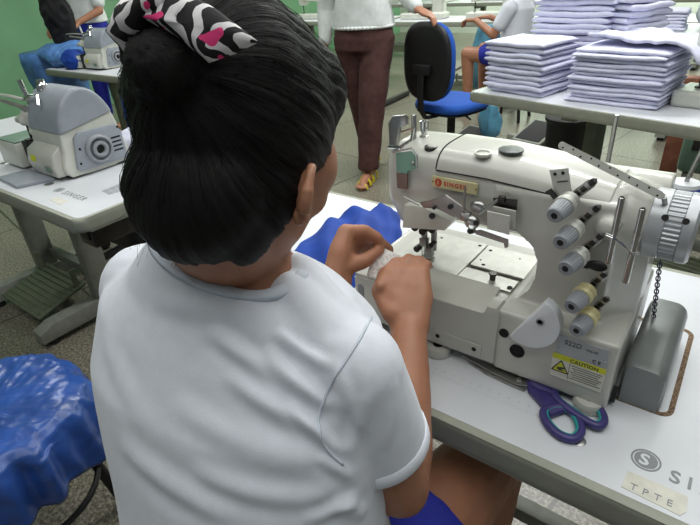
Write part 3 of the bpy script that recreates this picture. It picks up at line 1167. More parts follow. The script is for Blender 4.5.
mb.lathe([(0.0185, zt - 0.006), (0.0195, zt - 0.005), (0.018, zt), (0.0, zt + 0.001)], (px_, py_, 0), (0, 0, 1), 32)
mb.build('cap', M['laminate'], ts)
mb = MB()
mb.cyl((px_, py_, zt), (px_ + 0.05, py_ + 0.01, zt + 0.30), 0.003)
mb.build('pole', M['steel'], ts)
rebase(mach, (-0.25, 0.69, T))
# thin thread rod standing behind the arm
rp = onY(617, 115, 0.80)
mb = MB()
rp = onY(617, 115, 0.815)
mb.cyl((rp.x, 0.815, T), (rp.x, 0.815, rp.z), 0.0032, seg=12)
mb.lathe([(0.012, T), (0.012, T + 0.004), (0.005, T + 0.008)], (rp.x, 0.815, 0), (0, 0, 1), 20)
o = mb.build('thread_rod', M['steel'], None)
tag(o, 'thin upright metal rod standing just behind the big machine arm', 'rod')

# ================================================================== SCISSORS
sc = thing('scissors', 'open purple and teal handled scissors lying on the table edge', 'scissors')
zs = T + 0.006
S = lambda x, y, z=zs: onZ(x, y, z)


def flat_poly(mb, px, z0, z1, bev=0.0):
    q = [onZ(x, y, z0) for x, y in px]
    area = sum(q[i].x * q[(i + 1) % len(q)].y - q[(i + 1) % len(q)].x * q[i].y for i in range(len(q)))
    if area < 0:
        q.reverse()
    mb.prism([(p.x, p.y) for p in q], (0, 0, z0), (1, 0, 0), (0, 1, 0), (0, 0, z1 - z0), bev=bev, seg=1)


mb = MB()
flat_poly(mb, ((462, 357), (480, 362), (515, 374), (530, 380), (528, 387), (516, 385), (490, 372)), T + 0.0045, T + 0.0068, 0.0004)
mb.build('blade', M['steel'], sc)
mb = MB()
flat_poly(mb, ((468, 363), (490, 371), (518, 381), (529, 386), (524, 392), (512, 387), (485, 374)), T + 0.0012, T + 0.0036, 0.0004)
mb.build('blade', M['steel'], sc)
mb = MB()
p = S(519.5, 380)
mb.lathe([(0.005, -0.005), (0.0055, 0.0015), (0.004, 0.003), (0, 0.0033)], p, (0, 0, 1), 24)
mb.build('pivot_screw', M['chrome'], sc)


def smooth_loop(px, n=48):
    k = len(px)
    out = []
    for i in range(n):
        t = i / n * k
        a = int(t) % k
        f = t - int(t)
        p0, p1, p2, p3 = px[a - 1], px[a], px[(a + 1) % k], px[(a + 2) % k]
        out.append(tuple(0.5 * ((2 * p1[j]) + (-p0[j] + p2[j]) * f + (2 * p0[j] - 5 * p1[j] + 4 * p2[j] - p3[j]) * f * f + (-p0[j] + 3 * p1[j] - 3 * p2[j] + p3[j]) * f ** 3) for j in (0, 1)))
    return out


up_loop = [(556, 388), (572, 389), (588, 397), (600, 410), (604, 421), (598, 426), (586, 421), (568, 409), (555, 397)]
lo_loop = [(545, 410), (558, 407), (571, 411), (579, 421), (581, 432), (574, 439), (561, 436), (550, 427), (544, 417)]
for loop, shank, zc in ((up_loop, ((528, 379), (540, 383), (557, 390), (560, 402), (546, 396), (530, 389)), T + 0.0085),
                        (lo_loop, ((526, 384), (538, 389), (556, 403), (568, 413), (550, 420), (541, 408), (528, 394)), T + 0.006)):
    mb = MB()
    lp = [onZ(x, y, zc) for x, y in smooth_loop(loop)]
    mb.tube(lp, 0.0056, 10, closed=True)
    q = [onZ(x, y, zc - 0.005) for x, y in shank]
    flat_poly(mb, shank, zc - 0.005, zc + 0.004, 0.002)
    h = mb.build('handle', M['scis'], sc, 60)
    mb = MB()
    c = sum(lp, V()) / len(lp)
    mb.tube([c + (p_ - c) * (1 - 0.0042 / (p_ - c).length) + V((0, 0, 0.001)) for p_ in lp], 0.0032, 8, closed=True)
    mb.build('grip_lining', M['teal'], h)
rebase(sc, onZ(540, 400, T))

# ================================================================== SEATED WOMAN
wom = thing('seated_person', 'woman in pale blue white T-shirt seated at the big sewing machine, seen from behind', 'person')
yaw = math.radians(13)
RH = V((math.cos(yaw), math.sin(yaw), 0))      # her right
FH = V((-math.sin(yaw), math.cos(yaw), 0))     # her front
UP = V((0, 0, 1))

HC = onR(241, 136, 0.495)                       # skull centre
hy = math.radians(8)
hf0 = V((-math.sin(hy), math.cos(hy), 0))
tilt = math.radians(30)
HF = hf0 * math.cos(tilt) - UP * math.sin(tilt)
HU = hf0 * math.sin(tilt) + UP * math.cos(tilt)
HR = HF.cross(HU).normalized()
HM = Matrix((HR, HF, HU)).transposed()


def hp(x, y, z):
    return HC + HR * x + HF * y + HU * z


SHR = onR(352, 371, 0.525)
SHL = V((-0.523, 0.262, 0.970))
ELR = onR(399, 484, 0.66)
WRR = V((-0.290, 0.483, 0.862))
ELL = V((-0.535, 0.345, 0.785))
WRL = V((-0.398, 0.466, 0.912))
HIPR, KNR, ANR = V((-0.255, 0.215, 0.555)), V((-0.195, 0.590, 0.575)), V((-0.205, 0.58, 0.09))
HIPL, KNL, ANL = V((-0.415, 0.185, 0.555)), V((-0.490, 0.570, 0.575)), V((-0.47, 0.60, 0.09))

TORSO = [  # centre, half width, half depth
    (V((-0.330, 0.195, 0.475)), 0.165, 0.125),
    (V((-0.332, 0.200, 0.56)), 0.178, 0.132),
    (V((-0.338, 0.206, 0.65)), 0.162, 0.120),
    (V((-0.352, 0.222, 0.75)), 0.150, 0.108),
    (V((-0.366, 0.245, 0.84)), 0.152, 0.108),
    (V((-0.380, 0.270, 0.92)), 0.158, 0.108),
    (V((-0.388, 0.290, 0.975)), 0.150, 0.094),
    (V((-0.386, 0.294, 1.006)), 0.112, 0.076),
    (V((-0.388, 0.298, 1.045)), 0.062, 0.056)]


def torso_rings(grow, p=2.4, lo=0, hi=None):
    rr = []
    for c, a, b in TORSO[lo:hi]:
        ro = math.radians(9) * max(0, min(1, (c.z - 0.8) / 0.2))
        rr.append(ell(c, RH * math.cos(ro) - UP * math.sin(ro), FH, a + grow, b + grow, 40, p))
    return rr


def fingers(mb, K, side, along, fwd, curl, L, rad):
    """four fingers from knuckles K: along = towards little finger, fwd = start direction, curl = end direction"""
    for i, off in enumerate((-0.0245, -0.008, 0.008, 0.0235)):
        k = K + along * off - fwd * (0.004 * abs(i - 1.3))
        ln = L * (0.92, 1.0, 0.95, 0.78)[i]
        d0 = (fwd).normalized()
        d1 = (fwd.lerp(curl, 0.55)).normalized()
        d2 = (fwd.lerp(curl, 1.0)).normalized()
        a = k + d0 * ln * 0.44
        b = a + d1 * ln * 0.31
        c = b + d2 * ln * 0.22
        r = rad * (1.0, 1.02, 0.97, 0.86)[i]
        mb.chain([k - d0 * 0.02, k, a, b, c], [r * 1.0, r * 1.12, r * 0.98, r * 0.9, r * 0.72])


mb = MB()
mb.loft(torso_rings(-0.012))
# neck and head
mb.chain([TORSO[7][0], V((-0.388, 0.298, 1.04)), hp(0, -0.018, -0.075), hp(0, -0.01, -0.02)], [0.07, 0.055, 0.052, 0.055])
mb.ball(HC, (0.072, 0.09, 0.092), HM)
mb.ball(hp(0, 0.035, -0.045), (0.060, 0.058, 0.075), HM)       # jaw and face
mb.ball(hp(0, 0.058, -0.095), (0.032, 0.03, 0.024), HM)         # chin
for s in (-1, 1):
    mb.ball(hp(0.044 * s, 0.052, -0.012), (0.026, 0.036, 0.036), HM)
    mb.ball(hp(0.040 * s, 0.062, -0.040), (0.022, 0.024, 0.024), HM)   # cheeks
    mb.ball(hp(0.030 * s, 0.078, 0.008), (0.022, 0.012, 0.011), HM)    # brow
mb.chain([hp(0, 0.090, -0.002), hp(0, 0.105, -0.036)], [0.009, 0.013])
mb.ball(hp(0, 0.098, -0.041), (0.017, 0.011, 0.009), HM)
# limbs
mb.chain([SHR - RH * 0.05, SHR, SHR.lerp(ELR, 0.45), ELR], [0.045, 0.045, 0.041, 0.037])
mb.chain([ELR, ELR.lerp(WRR, 0.25), ELR.lerp(WRR, 0.6), WRR], [0.036, 0.038, 0.032, 0.0235])
mb.chain([SHL + RH * 0.05, SHL, SHL.lerp(ELL, 0.45), ELL], [0.045, 0.045, 0.041, 0.036])
mb.chain([ELL, ELL.lerp(WRL, 0.25), ELL.lerp(WRL, 0.6), WRL], [0.036, 0.038, 0.031, 0.0235])
for h_, k_, a_ in ((HIPR, KNR, ANR), (HIPL, KNL, ANL)):
    mb.chain([h_, h_.lerp(k_, 0.5), k_], [0.088, 0.078, 0.057])
    mb.chain([k_, k_.lerp(a_, 0.3), a_], [0.055, 0.053, 0.033])
    ft = FH * 0.0 + V((0.02, 1, 0)).normalized()
    mb.chain([a_ + V((0, -0.02, -0.045)), a_ + V((0, 0.04, -0.04)) + ft * 0.04, a_ + ft * 0.155 + V((0, 0, -0.07))], [0.034, 0.034, 0.018])
# right hand: back of the hand towards the viewer, fingers folding over the cloth
K = onR(406, 273, 0.727)
pf = (K - WRR).normalized()
al = V((0.80, 0.52, -0.16)).normalized()
al = (al - pf * al.dot(pf)).normalized()
pn = al.cross(pf).normalized()
for i, off in enumerate((-0.0235, -0.008, 0.008, 0.0225)):
    mb.chain([WRR + al * off * 0.35, WRR.lerp(K, 0.55) + al * off * 0.85, K + al * off], [0.019, 0.0165, 0.0125])
fingers(mb, K, 1, al, V((-0.08, 0.80, 0.22)).normalized(), V((-0.35, 0.25, -0.9)).normalized(), 0.068, 0.0090)
tb = WRR.lerp(K, 0.25) - al * 0.022 + pn * 0.004
tip_r = onR(384, 272, 0.748)
mb.chain([tb, tb.lerp(tip_r, 0.5) - al * 0.012, tip_r], [0.016, 0.0125, 0.0085])
# left hand: seen from the thumb side, thumb and index pinching the cloth
K = onR(349, 240, 0.742)
PIN = onR(381, 247, 0.757)
pf = (K - WRL).normalized()
al = V((-0.25, 0.75, -0.55)).normalized()
al = (al - pf * al.dot(pf)).normalized()
for i, off in enumerate((-0.024, -0.008, 0.009, 0.024)):
    mb.chain([WRL + al * off * 0.35, WRL.lerp(K, 0.5) + al * off * 0.8, K + al * off], [0.018, 0.0165, 0.0122])
idx0 = K - al * 0.024
i1 = onR(364, 231, 0.742)
i2 = onR(377, 238, 0.750)
mb.chain([idx0, i1, i2, PIN + V((0, 0.004, 0.004))], [0.0115, 0.0098, 0.0088, 0.0072])
for i, off in enumerate((-0.008, 0.009, 0.024)):
    k0 = K + al * off
    d1 = (i1 - idx0)
    a = k0 + d1 * (1.0 - 0.08 * i) + V((0.004, 0.012, -0.006))
    b = a + (i2 - i1) * 1.0 + V((0.0, 0.008, -0.014))
    c = b + V((-0.004, 0.004, -0.018))
    mb.chain([k0, a, b, c], [0.0115, 0.0098, 0.0088, 0.0072])
th0 = onR(338, 268, 0.712)
th1 = onR(362, 262, 0.728)
mb.chain([WRL, th0, th1, PIN + V((0, -0.003, -0.003))], [0.018, 0.0155, 0.0112, 0.0078])
me = mb.remesh('body', 0.0034, 4)
sweep_noise(me, 0.0012, 40)
body = link('body', me, M['skin'], wom)

# ears
for s in (1, -1):
    ec = hp(0.0735 * s, 0.002, -0.042)
    mb = MB()
    pts, rr = [], []
    ef = (HF * 0.86 - HR * s * -0.28).normalized()
    eo = (HR * s * 0.8 - HF * 0.6).normalized()
    eax = (-HF * 0.75 + HR * s * 0.45).normalized()
    for k in range(15):
        a = math.radians(-60 + 285 * k / 14)
        rx, rz = 0.0130, 0.0215
        # from front-top over the back of the rim to the lobe
        pts.append(ec + eax * (rx * math.cos(a - PI / 2 + PI / 2) + 0.006) + HU * (rz * math.sin(a) * (1.0 if math.sin(a) > 0 else 0.9)) + HR * s * 0.006)
        rr.append(0.0042 if k > 3 else 0.006)
    mb.tube(pts, rr, 10)
    mb.ball(ec + eax * 0.004, (0.006, 0.0125, 0.019), Matrix((HR, eax, HU)).transposed())
    mb.ball(ec + eax * 0.003 - HU * 0.020 + HR * s * 0.004, (0.007, 0.0085, 0.009), HM)
    link('ear', mb.remesh('ear', 0.0016, 3), M['skin'], wom)
for s in (-1, 1):
    mb = MB()
    mb.ball(hp(0.030 * s, 0.078, -0.010), 0.0115, seg=16)
    e_ = mb.build('eye', M['eye'], wom)
    mb = MB()
    mb.ball(hp(0.030 * s, 0.0875, -0.011), (0.005, 0.003, 0.005), HM, 12)
    mb.build('iris', M['hole'], e_)
mb = MB()
mb.tube([hp(-0.022, 0.088, -0.067), hp(-0.008, 0.097, -0.063), hp(0.008, 0.097, -0.063), hp(0.022, 0.088, -0.067), hp(0.0, 0.094, -0.072)], 0.0045, 8)
mb.build('mouth', M['lip'], wom)

# shirt
CRH = (RH * math.cos(0.33) - UP * math.sin(0.33))
CFH = (FH - UP * 0.30)
CC = V((-0.386, 0.286, 1.036))
mb = MB()
rr = torso_rings(0.010, 2.4, 1, 8)
rr.append(ell(CC, CRH, CFH, 0.078, 0.062, 40, 2.2))
mb.loft(rr)
for S_, E_, s in ((SHR, ELR, 1), (SHL, ELL, -1)):
    ax = (E_ - S_).normalized()
    u = RH * s
    u = (u - ax * u.dot(ax)).normalized()
    w = ax.cross(u)
    end = 0.60
    mb.chain([S_ - RH * s * 0.06 + UP * 0.012, S_ + UP * 0.004], [0.050, 0.051])
    mb.chain([CC + RH * s * 0.066 - UP * (0.033 if s > 0 else 0.024), S_ + UP * 0.004], [0.030, 0.043])
    mb.chain([CC + RH * s * 0.058 + FH * 0.035 - UP * 0.028, S_ + FH * 0.01 + UP * 0.002], [0.026, 0.040])
    mb.ball(S_, 0.0525)
    mb.loft([ell(S_ + ax * (-0.01), u, w, 0.051, 0.053), ell(S_.lerp(E_, 0.25), u, w, 0.052, 0.054), ell(S_.lerp(E_, 0.45), u, w, 0.052, 0.054), ell(S_.lerp(E_, end), u, w, 0.052, 0.055)])
    mb.chain([S_ - RH * s * 0.05 - UP * 0.05 - FH * 0.015, S_ + ax * 0.07], [0.056, 0.045])
me = mb.remesh('shirt', 0.0042, 7)
bm_ = bmesh.new()
bm_.from_mesh(me)
bvh = BVHTree.FromBMesh(bm_)
bm_.free()


def hit(x, y):
    d = ray(x, y).normalized()
    h = bvh.ray_cast(CP, d)
    return h[0]


# cloth folds: each a polyline lying on the back of the shirt, with height and width
FOLDS = []
for px, h_, w_ in (
        (((262, 348), (290, 382), (332, 408)), 0.0070, 0.0075), (((225, 372), (275, 412), (330, 436)), 0.0055, 0.009),
        (((275, 330), (300, 352), (330, 368)), 0.0055, 0.006), (((170, 400), (230, 445), (318, 462)), 0.0035, 0.012),
        (((205, 330), (245, 352), (285, 392)), 0.0050, 0.008), (((290, 400), (310, 430), (345, 455)), 0.006, 0.006), (((320, 455), (340, 470), (352, 478)), 0.004, 0.006),
        (((190, 470), (260, 500), (330, 495)), 0.004, 0.010), (((120, 440), (170, 490), (240, 520)), 0.004, 0.012),
        (((330, 360), (350, 385), (358, 430)), 0.003, 0.006), (((395, 380), (392, 420), (385, 450)), 0.002, 0.007), (((365, 395), (362, 425), (352, 455)), 0.0028, 0.007),
        (((150, 300), (200, 310), (260, 312)), 0.0016, 0.010), (((105, 330), (120, 380), (150, 430)), 0.002, 0.011),
        (((330, 500), (352, 505), (365, 515)), 0.005, 0.008), (((300, 520), (335, 512), (362, 490)), 0.004, 0.007)):
    pts = [hit(*p) for p in px]
    pts = [p for p in pts if p is not None]
    if len(pts) == 3:
        a, b, c = pts
        pts = [a.lerp(b, t).lerp(b.lerp(c, t), t) for t in (0, .2, .4, .6, .8, 1)]
    if len(pts) > 1:
        FOLDS.append((pts, h_, w_))


def seg_dist(p, a, b):
    ab = b - a
    t = max(0, min(1, (p - a).dot(ab) / max(ab.length_squared, 1e-9)))
    return (p - a - ab * t).length




def fold_at(p, pts):
    """distance to a fold line and a taper that is 0 at both ends"""
    best, tt = 9, 0
    n_ = len(pts) - 1
    for i in range(n_):
        a, b = pts[i], pts[i + 1]
        ab = b - a
        t = max(0, min(1, (p - a).dot(ab) / max(ab.length_squared, 1e-9)))
        d = (p - a - ab * t).length
        if d < best:
            best, tt = d, (i + t) / n_
    return best, math.sin(PI * min(1, max(0, tt))) ** 0.7


moves = []
for v in me.vertices:
    d = noise.noise(v.co * 7 + V((3, 1, 7))) * 0.0028 + noise.noise(V((v.co.x * 14 + v.co.z * 16, v.co.y * 8, v.co.z * 7 - v.co.x * 7))) * 0.0008
    for pts, h_, w_ in FOLDS:
        if (v.co - pts[0]).length > 0.2:
            continue
        ds, tp = fold_at(v.co, pts)
        ds /= w_
        if ds < 3:
            d += tp * h_ * (math.exp(-ds * ds) - 0.4 * math.exp(-((ds - 1.6) ** 2) * 1.4))
    moves.append(v.normal * d)
for v, m_ in zip(me.vertices, moves):
    v.co += m_
shirt = link('shirt', me, M['cotton'], wom)
bm_ = bmesh.new()
bm_.from_mesh(me)
bvh = BVHTree.FromBMesh(bm_)
bm_.free()


def on_shirt(p, lift=0.0008):
    q, n_, _, _ = bvh.find_nearest(V(p))
    return q + n_ * lift


# collar band, sleeve hems, sleeve seams
mb = MB()
cc = CC
ring = []
for k in range(48):
    a = 2 * PI * k / 48
    p = cc + CRH * math.cos(a) * 0.077 + CFH * math.sin(a) * 0.061
    ring.append(on_shirt(p, 0.001))
for k in range(9):
    ring = [(ring[i - 1] + ring[i] * 2 + ring[(i + 1) % 48]) / 4 for i in range(48)]
secs = []
for k in range(48):
    p = ring[k]
    q, n_, _, _ = bvh.find_nearest(p)
    t_ = (ring[(k + 1) % 48] - ring[k - 1]).normalized()
    b_ = n_.cross(t_).normalized()
    secs.append([p + b_ * 0.0065 - n_ * 0.003, p + b_ * 0.0065 + n_ * 0.0010, p + b_ * 0.0052 + n_ * 0.0024, p + n_ * 0.0028, p - b_ * 0.0052 + n_ * 0.0024, p - b_ * 0.0065 + n_ * 0.0010, p - b_ * 0.0065 - n_ * 0.003])
mb.loft(secs, closed=True)
mb.build('collar', M['seam'], shirt, 0)
for S_, E_, s in ((SHR, ELR, 1), (SHL, ELL, -1)):
    ax = (E_ - S_).normalized()
    u = RH * s
    u = (u - ax * u.dot(ax)).normalized()
    w = ax.cross(u)
    mb = MB()
    mb.loft([ell(S_.lerp(E_, t), u, w, 0.0515 + g, 0.0545 + g, 36) for t, g in ((0.515, 0.0002), (0.52, 0.0022), (0.60, 0.0022), (0.612, 0.001), (0.60, -0.006), (0.53, -0.008))], closed=True)
    mb.build('sleeve_hem', M['cotton'], shirt, 0)
pts = []
sp_ = ((371, 317), (364, 333), (352, 352), (338, 372), (325, 395), (317, 420), (320, 440), (332, 456), (346, 468))
for (a0, a1), (b0, b1) in zip(sp_[:-1], sp_[1:]):
    for t in (0, 0.25, 0.5, 0.75):
        p = hit(a0 + (b0 - a0) * t, a1 + (b1 - a1) * t)
        if p:
            pts.append(p)
pts = [on_shirt(p, 0.0006) for p in pts]
for k in range(4):
    pts = pts[:1] + [(pts[i - 1] + pts[i] * 2 + pts[i + 1]) / 4 for i in range(1, len(pts) - 1)] + pts[-1:]
mb = MB()
mb.tube([on_shirt(p, 0.0006) for p in pts], 0.0014, 6)
mb.build('sleeve_seam', M['seam'], shirt, 0)

# shorts
mb = MB()
mb.loft(torso_rings(0.004, 2.4, 0, 4))
for h_, k_ in ((HIPR, KNR), (HIPL, KNL)):
    mb.chain([h_, h_.lerp(k_, 0.32)], [0.096, 0.093])
    ax = (k_ - h_).normalized()
    u = ax.orthogonal().normalized()
    w = ax.cross(u)
    mb.loft([ell(h_.lerp(k_, 0.2), u, w, 0.09, 0.09), ell(h_.lerp(k_, 0.56), u, w, 0.089, 0.089)])
me = mb.remesh('shorts', 0.005, 4)
sweep_noise(me, 0.004, 12)
link('shorts', me, M['navyshort'], wom)

# ------------------------------------------------------------ hair
BUN = onR(163, 66, 0.407)
TIEC = onR(172, 40, 0.425)
mb = MB()
mb.ball(hp(0, -0.008, 0.020), (0.083, 0.100, 0.100), HM, 40)
mb.ball(hp(0.0, -0.042, -0.055), (0.070, 0.052, 0.066), HM, 32)
for s in (-1, 1):
    mb.ball(hp(0.042 * s, -0.024, -0.062), (0.028, 0.034, 0.052), HM, 24)
    mb.ball(hp(0.050 * s, -0.010, -0.045), (0.028, 0.034, 0.052), HM, 24)
mb.ball(hp(-0.002, -0.04, 0.045), (0.078, 0.066, 0.072), HM, 32)
mb.ball(hp(0.002, 0.035, 0.055), (0.073, 0.06, 0.055), HM, 32)
mb.chain([hp(-0.03, -0.06, 0.05), BUN], [0.036, 0.026])
mb.ball(BUN, (0.026, 0.024, 0.024), HM)
mb.chain([hp(-0.04, -0.06, 0.02), BUN], [0.034, 0.024])
mb.chain([TIEC, BUN], [0.022, 0.024])
hair_me = mb.remesh('hair', 0.0035, 8)


def carve(me_):
    # hairline: pull the hair cap in under the skin around face, ears and neck
    for v in me_.vertices:
        q = v.co - HC
        x, y, z = q.dot(HR), q.dot(HF), q.dot(HU)
        line = 0.055 - 0.0
        if y > 0.032:
            lim = -0.024 + (y - 0.032) * 1.2
        elif y > 0.004:
            lim = -0.030
        elif y > -0.022:
            lim = -0.030 - (0.004 - y) * 3.4
        else:
            lim = -0.118
        if z < lim:
            t = min(1, (lim - z) / 0.018)
            tgt = HC + HR * x * 0.62 + HF * (y * 0.7) + HU * z
            v.co = v.co.lerp(tgt, t)


carve(hair_me)
BA = (BUN - HC).normalized()
bu = BA.orthogonal().normalized()
bw = BA.cross(bu)


def flow_uv(me_):
    uv = me_.uv_layers.new(name='flow')
    for p in me_.polygons:
        vals = []
        for li in p.loop_indices:
            q = me_.vertices[me_.loops[li].vertex_index].co - HC
            vals.append((math.atan2(q.dot(bw), q.dot(bu)) / (2 * PI) + 0.5, q.angle(BA) / PI))
        mx = max(a[0] for a in vals)
        for li, (a, b) in zip(p.loop_indices, vals):
            if mx - a > 0.5:
                a += 1
            uv.data[li].uv = (a, b)


# locks: gentle ridges that stream to the bun
nrm = [v.normal.copy() for v in hair_me.vertices]
for v, n_ in zip(hair_me.vertices, nrm):
    q = v.co - HC
    a = math.atan2(q.dot(bw), q.dot(bu))
    b = q.angle(BA)
    v.co += n_ * (noise.noise(V((a * 14, b * 1.2, 0))) * 0.0022 + noise.noise(V((a * 34, b * 2, 5))) * 0.0011)
flow_uv(hair_me)
hair = link('hair', hair_me, M['hair'], wom)
bm_ = bmesh.new()
bm_.from_mesh(hair_me)
hb = BVHTree.FromBMesh(bm_)
bm_.free()
rnd = random.Random(3)
mb = MB()
for k in range(420):
    a = rnd.random() * 2 * PI
    b0 = rnd.uniform(0.25, 1.6)
    pts = []
    wob = rnd.uniform(-0.12, 0.12)
    lift = rnd.choice((0.0003, 0.0008, 0.0015, 0.0025))
    ln = rnd.uniform(0.4, 1.0)
    for j in range(7):
        b = b0 + ln * j / 6
        aa = a + wob * (j / 6) ** 2
        d = BA * math.cos(b) + (bu * math.cos(aa) + bw * math.sin(aa)) * math.sin(b)
        h = hb.ray_cast(HC + d * 0.2, -d)
        if h[0] is None:
            break
        p = h[0]
        q = p - HC
        if q.dot(HU) < -0.08 or (q.dot(HF) > 0.02 and q.dot(HU) < 0.02):
            break
        pts.append(p + d * lift * math.sin(PI * (0.15 + 0.85 * j / 6)))
    if len(pts) > 3:
        mb.tube(pts, 0.00022, 4)
for k in range(24):      # loose wisps at the nape
    x0 = rnd.uniform(-0.07, 0.05)
    p = hp(x0, -0.075 + abs(x0) * 0.3, -0.075 + rnd.uniform(-0.01, 0.02))
    pts = [p]
    d = (-HU + HR * rnd.uniform(-0.7, 0.3) - HF * rnd.uniform(0.0, 0.5)).normalized()
    for j in range(6):
        d = (d + V((rnd.uniform(-.35, .35), rnd.uniform(-.35, .35), rnd.uniform(-.3, .1)))).normalized()
        pts.append(pts[-1] + d * rnd.uniform(0.005, 0.010))
    mb.tube(pts, 0.00011, 4)
sm_ = mb.mesh('loose_strands', 0)
flow_uv(sm_)
link('loose_strands', sm_, M['hair'], hair)

# ------------------------------------------------------------ hair tie with a big knotted bow
tie = thing('tmp', 'x', 'x')
bpy.data.objects.remove(tie)
mb = MB()
bx = (BUN - TIEC).normalized()
u = bx.orthogonal().normalized()
w = bx.cross(u)
ring = []
rads = []
c0 = TIEC + bx * 0.004
for k in range(40):
    a = 2 * PI * k / 40
    ring.append(c0 + (u * math.cos(a) + w * math.sin(a)) * (0.031 + 0.003 * math.sin(a * 7)) + bx * 0.005 * math.sin(a * 5))
    rads.append(0.0100 + 0.003 * math.sin(a * 9 + 1) + 0.0015 * math.sin(a * 17))
mb.tube(ring, rads, 12, closed=True)
tie = mb.build('hair_tie', M['zebra'], wom, 0, label='black, white and pink patterned hair tie with a knotted bow')
# bow flap: a padded triangle of cloth
flap = [onR(128, 14, 0.412), onR(142, -8, 0.412), onR(176, -14, 0.404), onR(215, 8, 0.385), onR(259, 42, 0.372), onR(236, 54, 0.374), onR(209, 63, 0.378), onR(176, 36, 0.392), onR(148, 22, 0.404)]
cen = sum(flap, V()) / len(flap)
vw = (CP - cen).normalized()
mb = MB()
NS = 10
rings = []
for t, off in ((0.0, 0.010), (0.35, 0.0095), (0.7, 0.007), (0.92, 0.0035), (1.0, 0.0), (0.92, -0.004), (0.6, -0.008), (0.0, -0.009)):
    rg = []
    for i in range(len(flap) * 4):
        a, b = flap[i // 4], flap[(i // 4 + 1) % len(flap)]
        p = a.lerp(b, (i % 4) / 4)
        rg.append(cen.lerp(p, max(t, 0.02)) + vw * (off + 0.003 * noise.noise(p * 40) * t))
    rings.append(rg)
mb.loft(rings)
mb.build('bow', M['zebra'], tie, 0)
rebase(wom, (-0.33, 0.2, 0.0))

# stool she sits on (hidden by her, but it carries her)
def stool(label, group=None):
    t = thing('stool', label, 'stool', group)
    mb = MB()
    mb.lathe([(0.17, 0.425), (0.18, 0.43), (0.185, 0.45), (0.175, 0.462), (0.10, 0.466), (0.0, 0.466)], (0, 0, 0), (0, 0, 1), 36)
    mb.build('seat', M['chairblue'], t)
    for k in range(4):
        a = PI / 4 + PI / 2 * k
        mb = MB()
        mb.cyl((0.13 * math.cos(a), 0.13 * math.sin(a), 0.43), (0.19 * math.cos(a), 0.19 * math.sin(a), 0.0), 0.014)
        mb.build('leg', M['black'], t)
    mb = MB()
    mb.tube([(0.165 * math.cos(2 * PI * k / 32), 0.165 * math.sin(2 * PI * k / 32), 0.18) for k in range(32)], 0.008, 8, closed=True)
    mb.build('foot_ring', M['black'], t)
    return t


st1 = stool('black legged stool under the seated woman')
st1.location = (-0.33, 0.19, 0)
st1.rotation_euler = (0, 0, 0.3)

# ------------------------------------------------------------ white work piece in her hands
mb = MB()
A_, B_, C_, D_ = onR(381, 246, 0.757), onR(412, 262, 0.757), onR(397, 281, 0.748), onR(365, 276, 0.742)


def lace(u_, v_):
    p = A_.lerp(B_, u_).lerp(D_.lerp(C_, u_), v_)
    n_ = noise.noise(p * 45) * 0.006 + noise.noise(p * 110) * 0.003
    return p + V((0.1, -0.6, 0.7)) * n_


vs = []
NU = 16
for sgn in (1, -1):
    vs.append([[lace(i / NU, j / NU) + V((0, -0.4, 0.6)) * 0.0012 * sgn for j in range(NU + 1)] for i in range(NU + 1)])
for g_ in vs:
    q = [[mb.bm.verts.new(p) for p in r] for r in g_]
    for i in range(NU):
        for j in range(NU):
            mb.bm.faces.new((q[i][j], q[i + 1][j], q[i + 1][j + 1], q[i][j + 1]))
o = mb.build('fabric_piece', mat('lace_white', rgb(226, 224, 220), 0.9, var=0.12, scale=260, bump=0.5, bscale=500), None, 0)
tag(o, 'small white textured piece of fabric held between the woman\'s fingers', 'fabric')

# ------------------------------------------------------------ royal blue cloth on the table
outline = [onZ(x, y, T) for x, y in ((283, 268), (297, 248), (318, 233), (343, 217), (372, 213), (388, 207), (399, 214), (402, 232), (398, 250), (368, 272), (352, 292), (310, 305))]
cx = sum(outline, V()) / len(outline)
mb = MB()
rings = []
NR, NA = 16, 84
for j in range(NR + 1):
    t = j / NR
    rg = []
    for i in range(NA):
        f = i / NA * len(outline)
        a = int(f)
        p = outline[a].lerp(outline[(a + 1) % len(outline)], f - a)
        p = cx.lerp(p, max(0.01, t) * (1 + 0.018 * math.sin(i * 0.9)))
        hgt = 0.030 * (1 - t ** 2.2)
        s_ = (p.x - cx.x) * 0.55 + (p.y - cx.y) * 0.83
        q_ = (p.x - cx.x) * 0.83 - (p.y - cx.y) * 0.55
        fold = (0.5 + 0.5 * math.sin(s_ * 70 + 4 * noise.noise(V((q_ * 6, s_ * 4, 0))))) * 0.018 + 0.010 * noise.noise(p * 16)
        edge = min(1, (1 - t) * 4)
        rg.append(V((p.x, p.y, T + 0.0015 + max(0.0, hgt + fold * edge + 0.004 * (1 if t < 1 else 0)))))
    rings.append(rg)
rings.reverse()
bot = [[V((p.x, p.y, T + 0.0008)) for p in rings[0]]]
mb.loft(bot + rings)
o = mb.build('blue_cloth', M['royal'], None, 0)
tag(o, 'crumpled royal blue cloth heaped on the table behind the woman\'s hands', 'cloth')

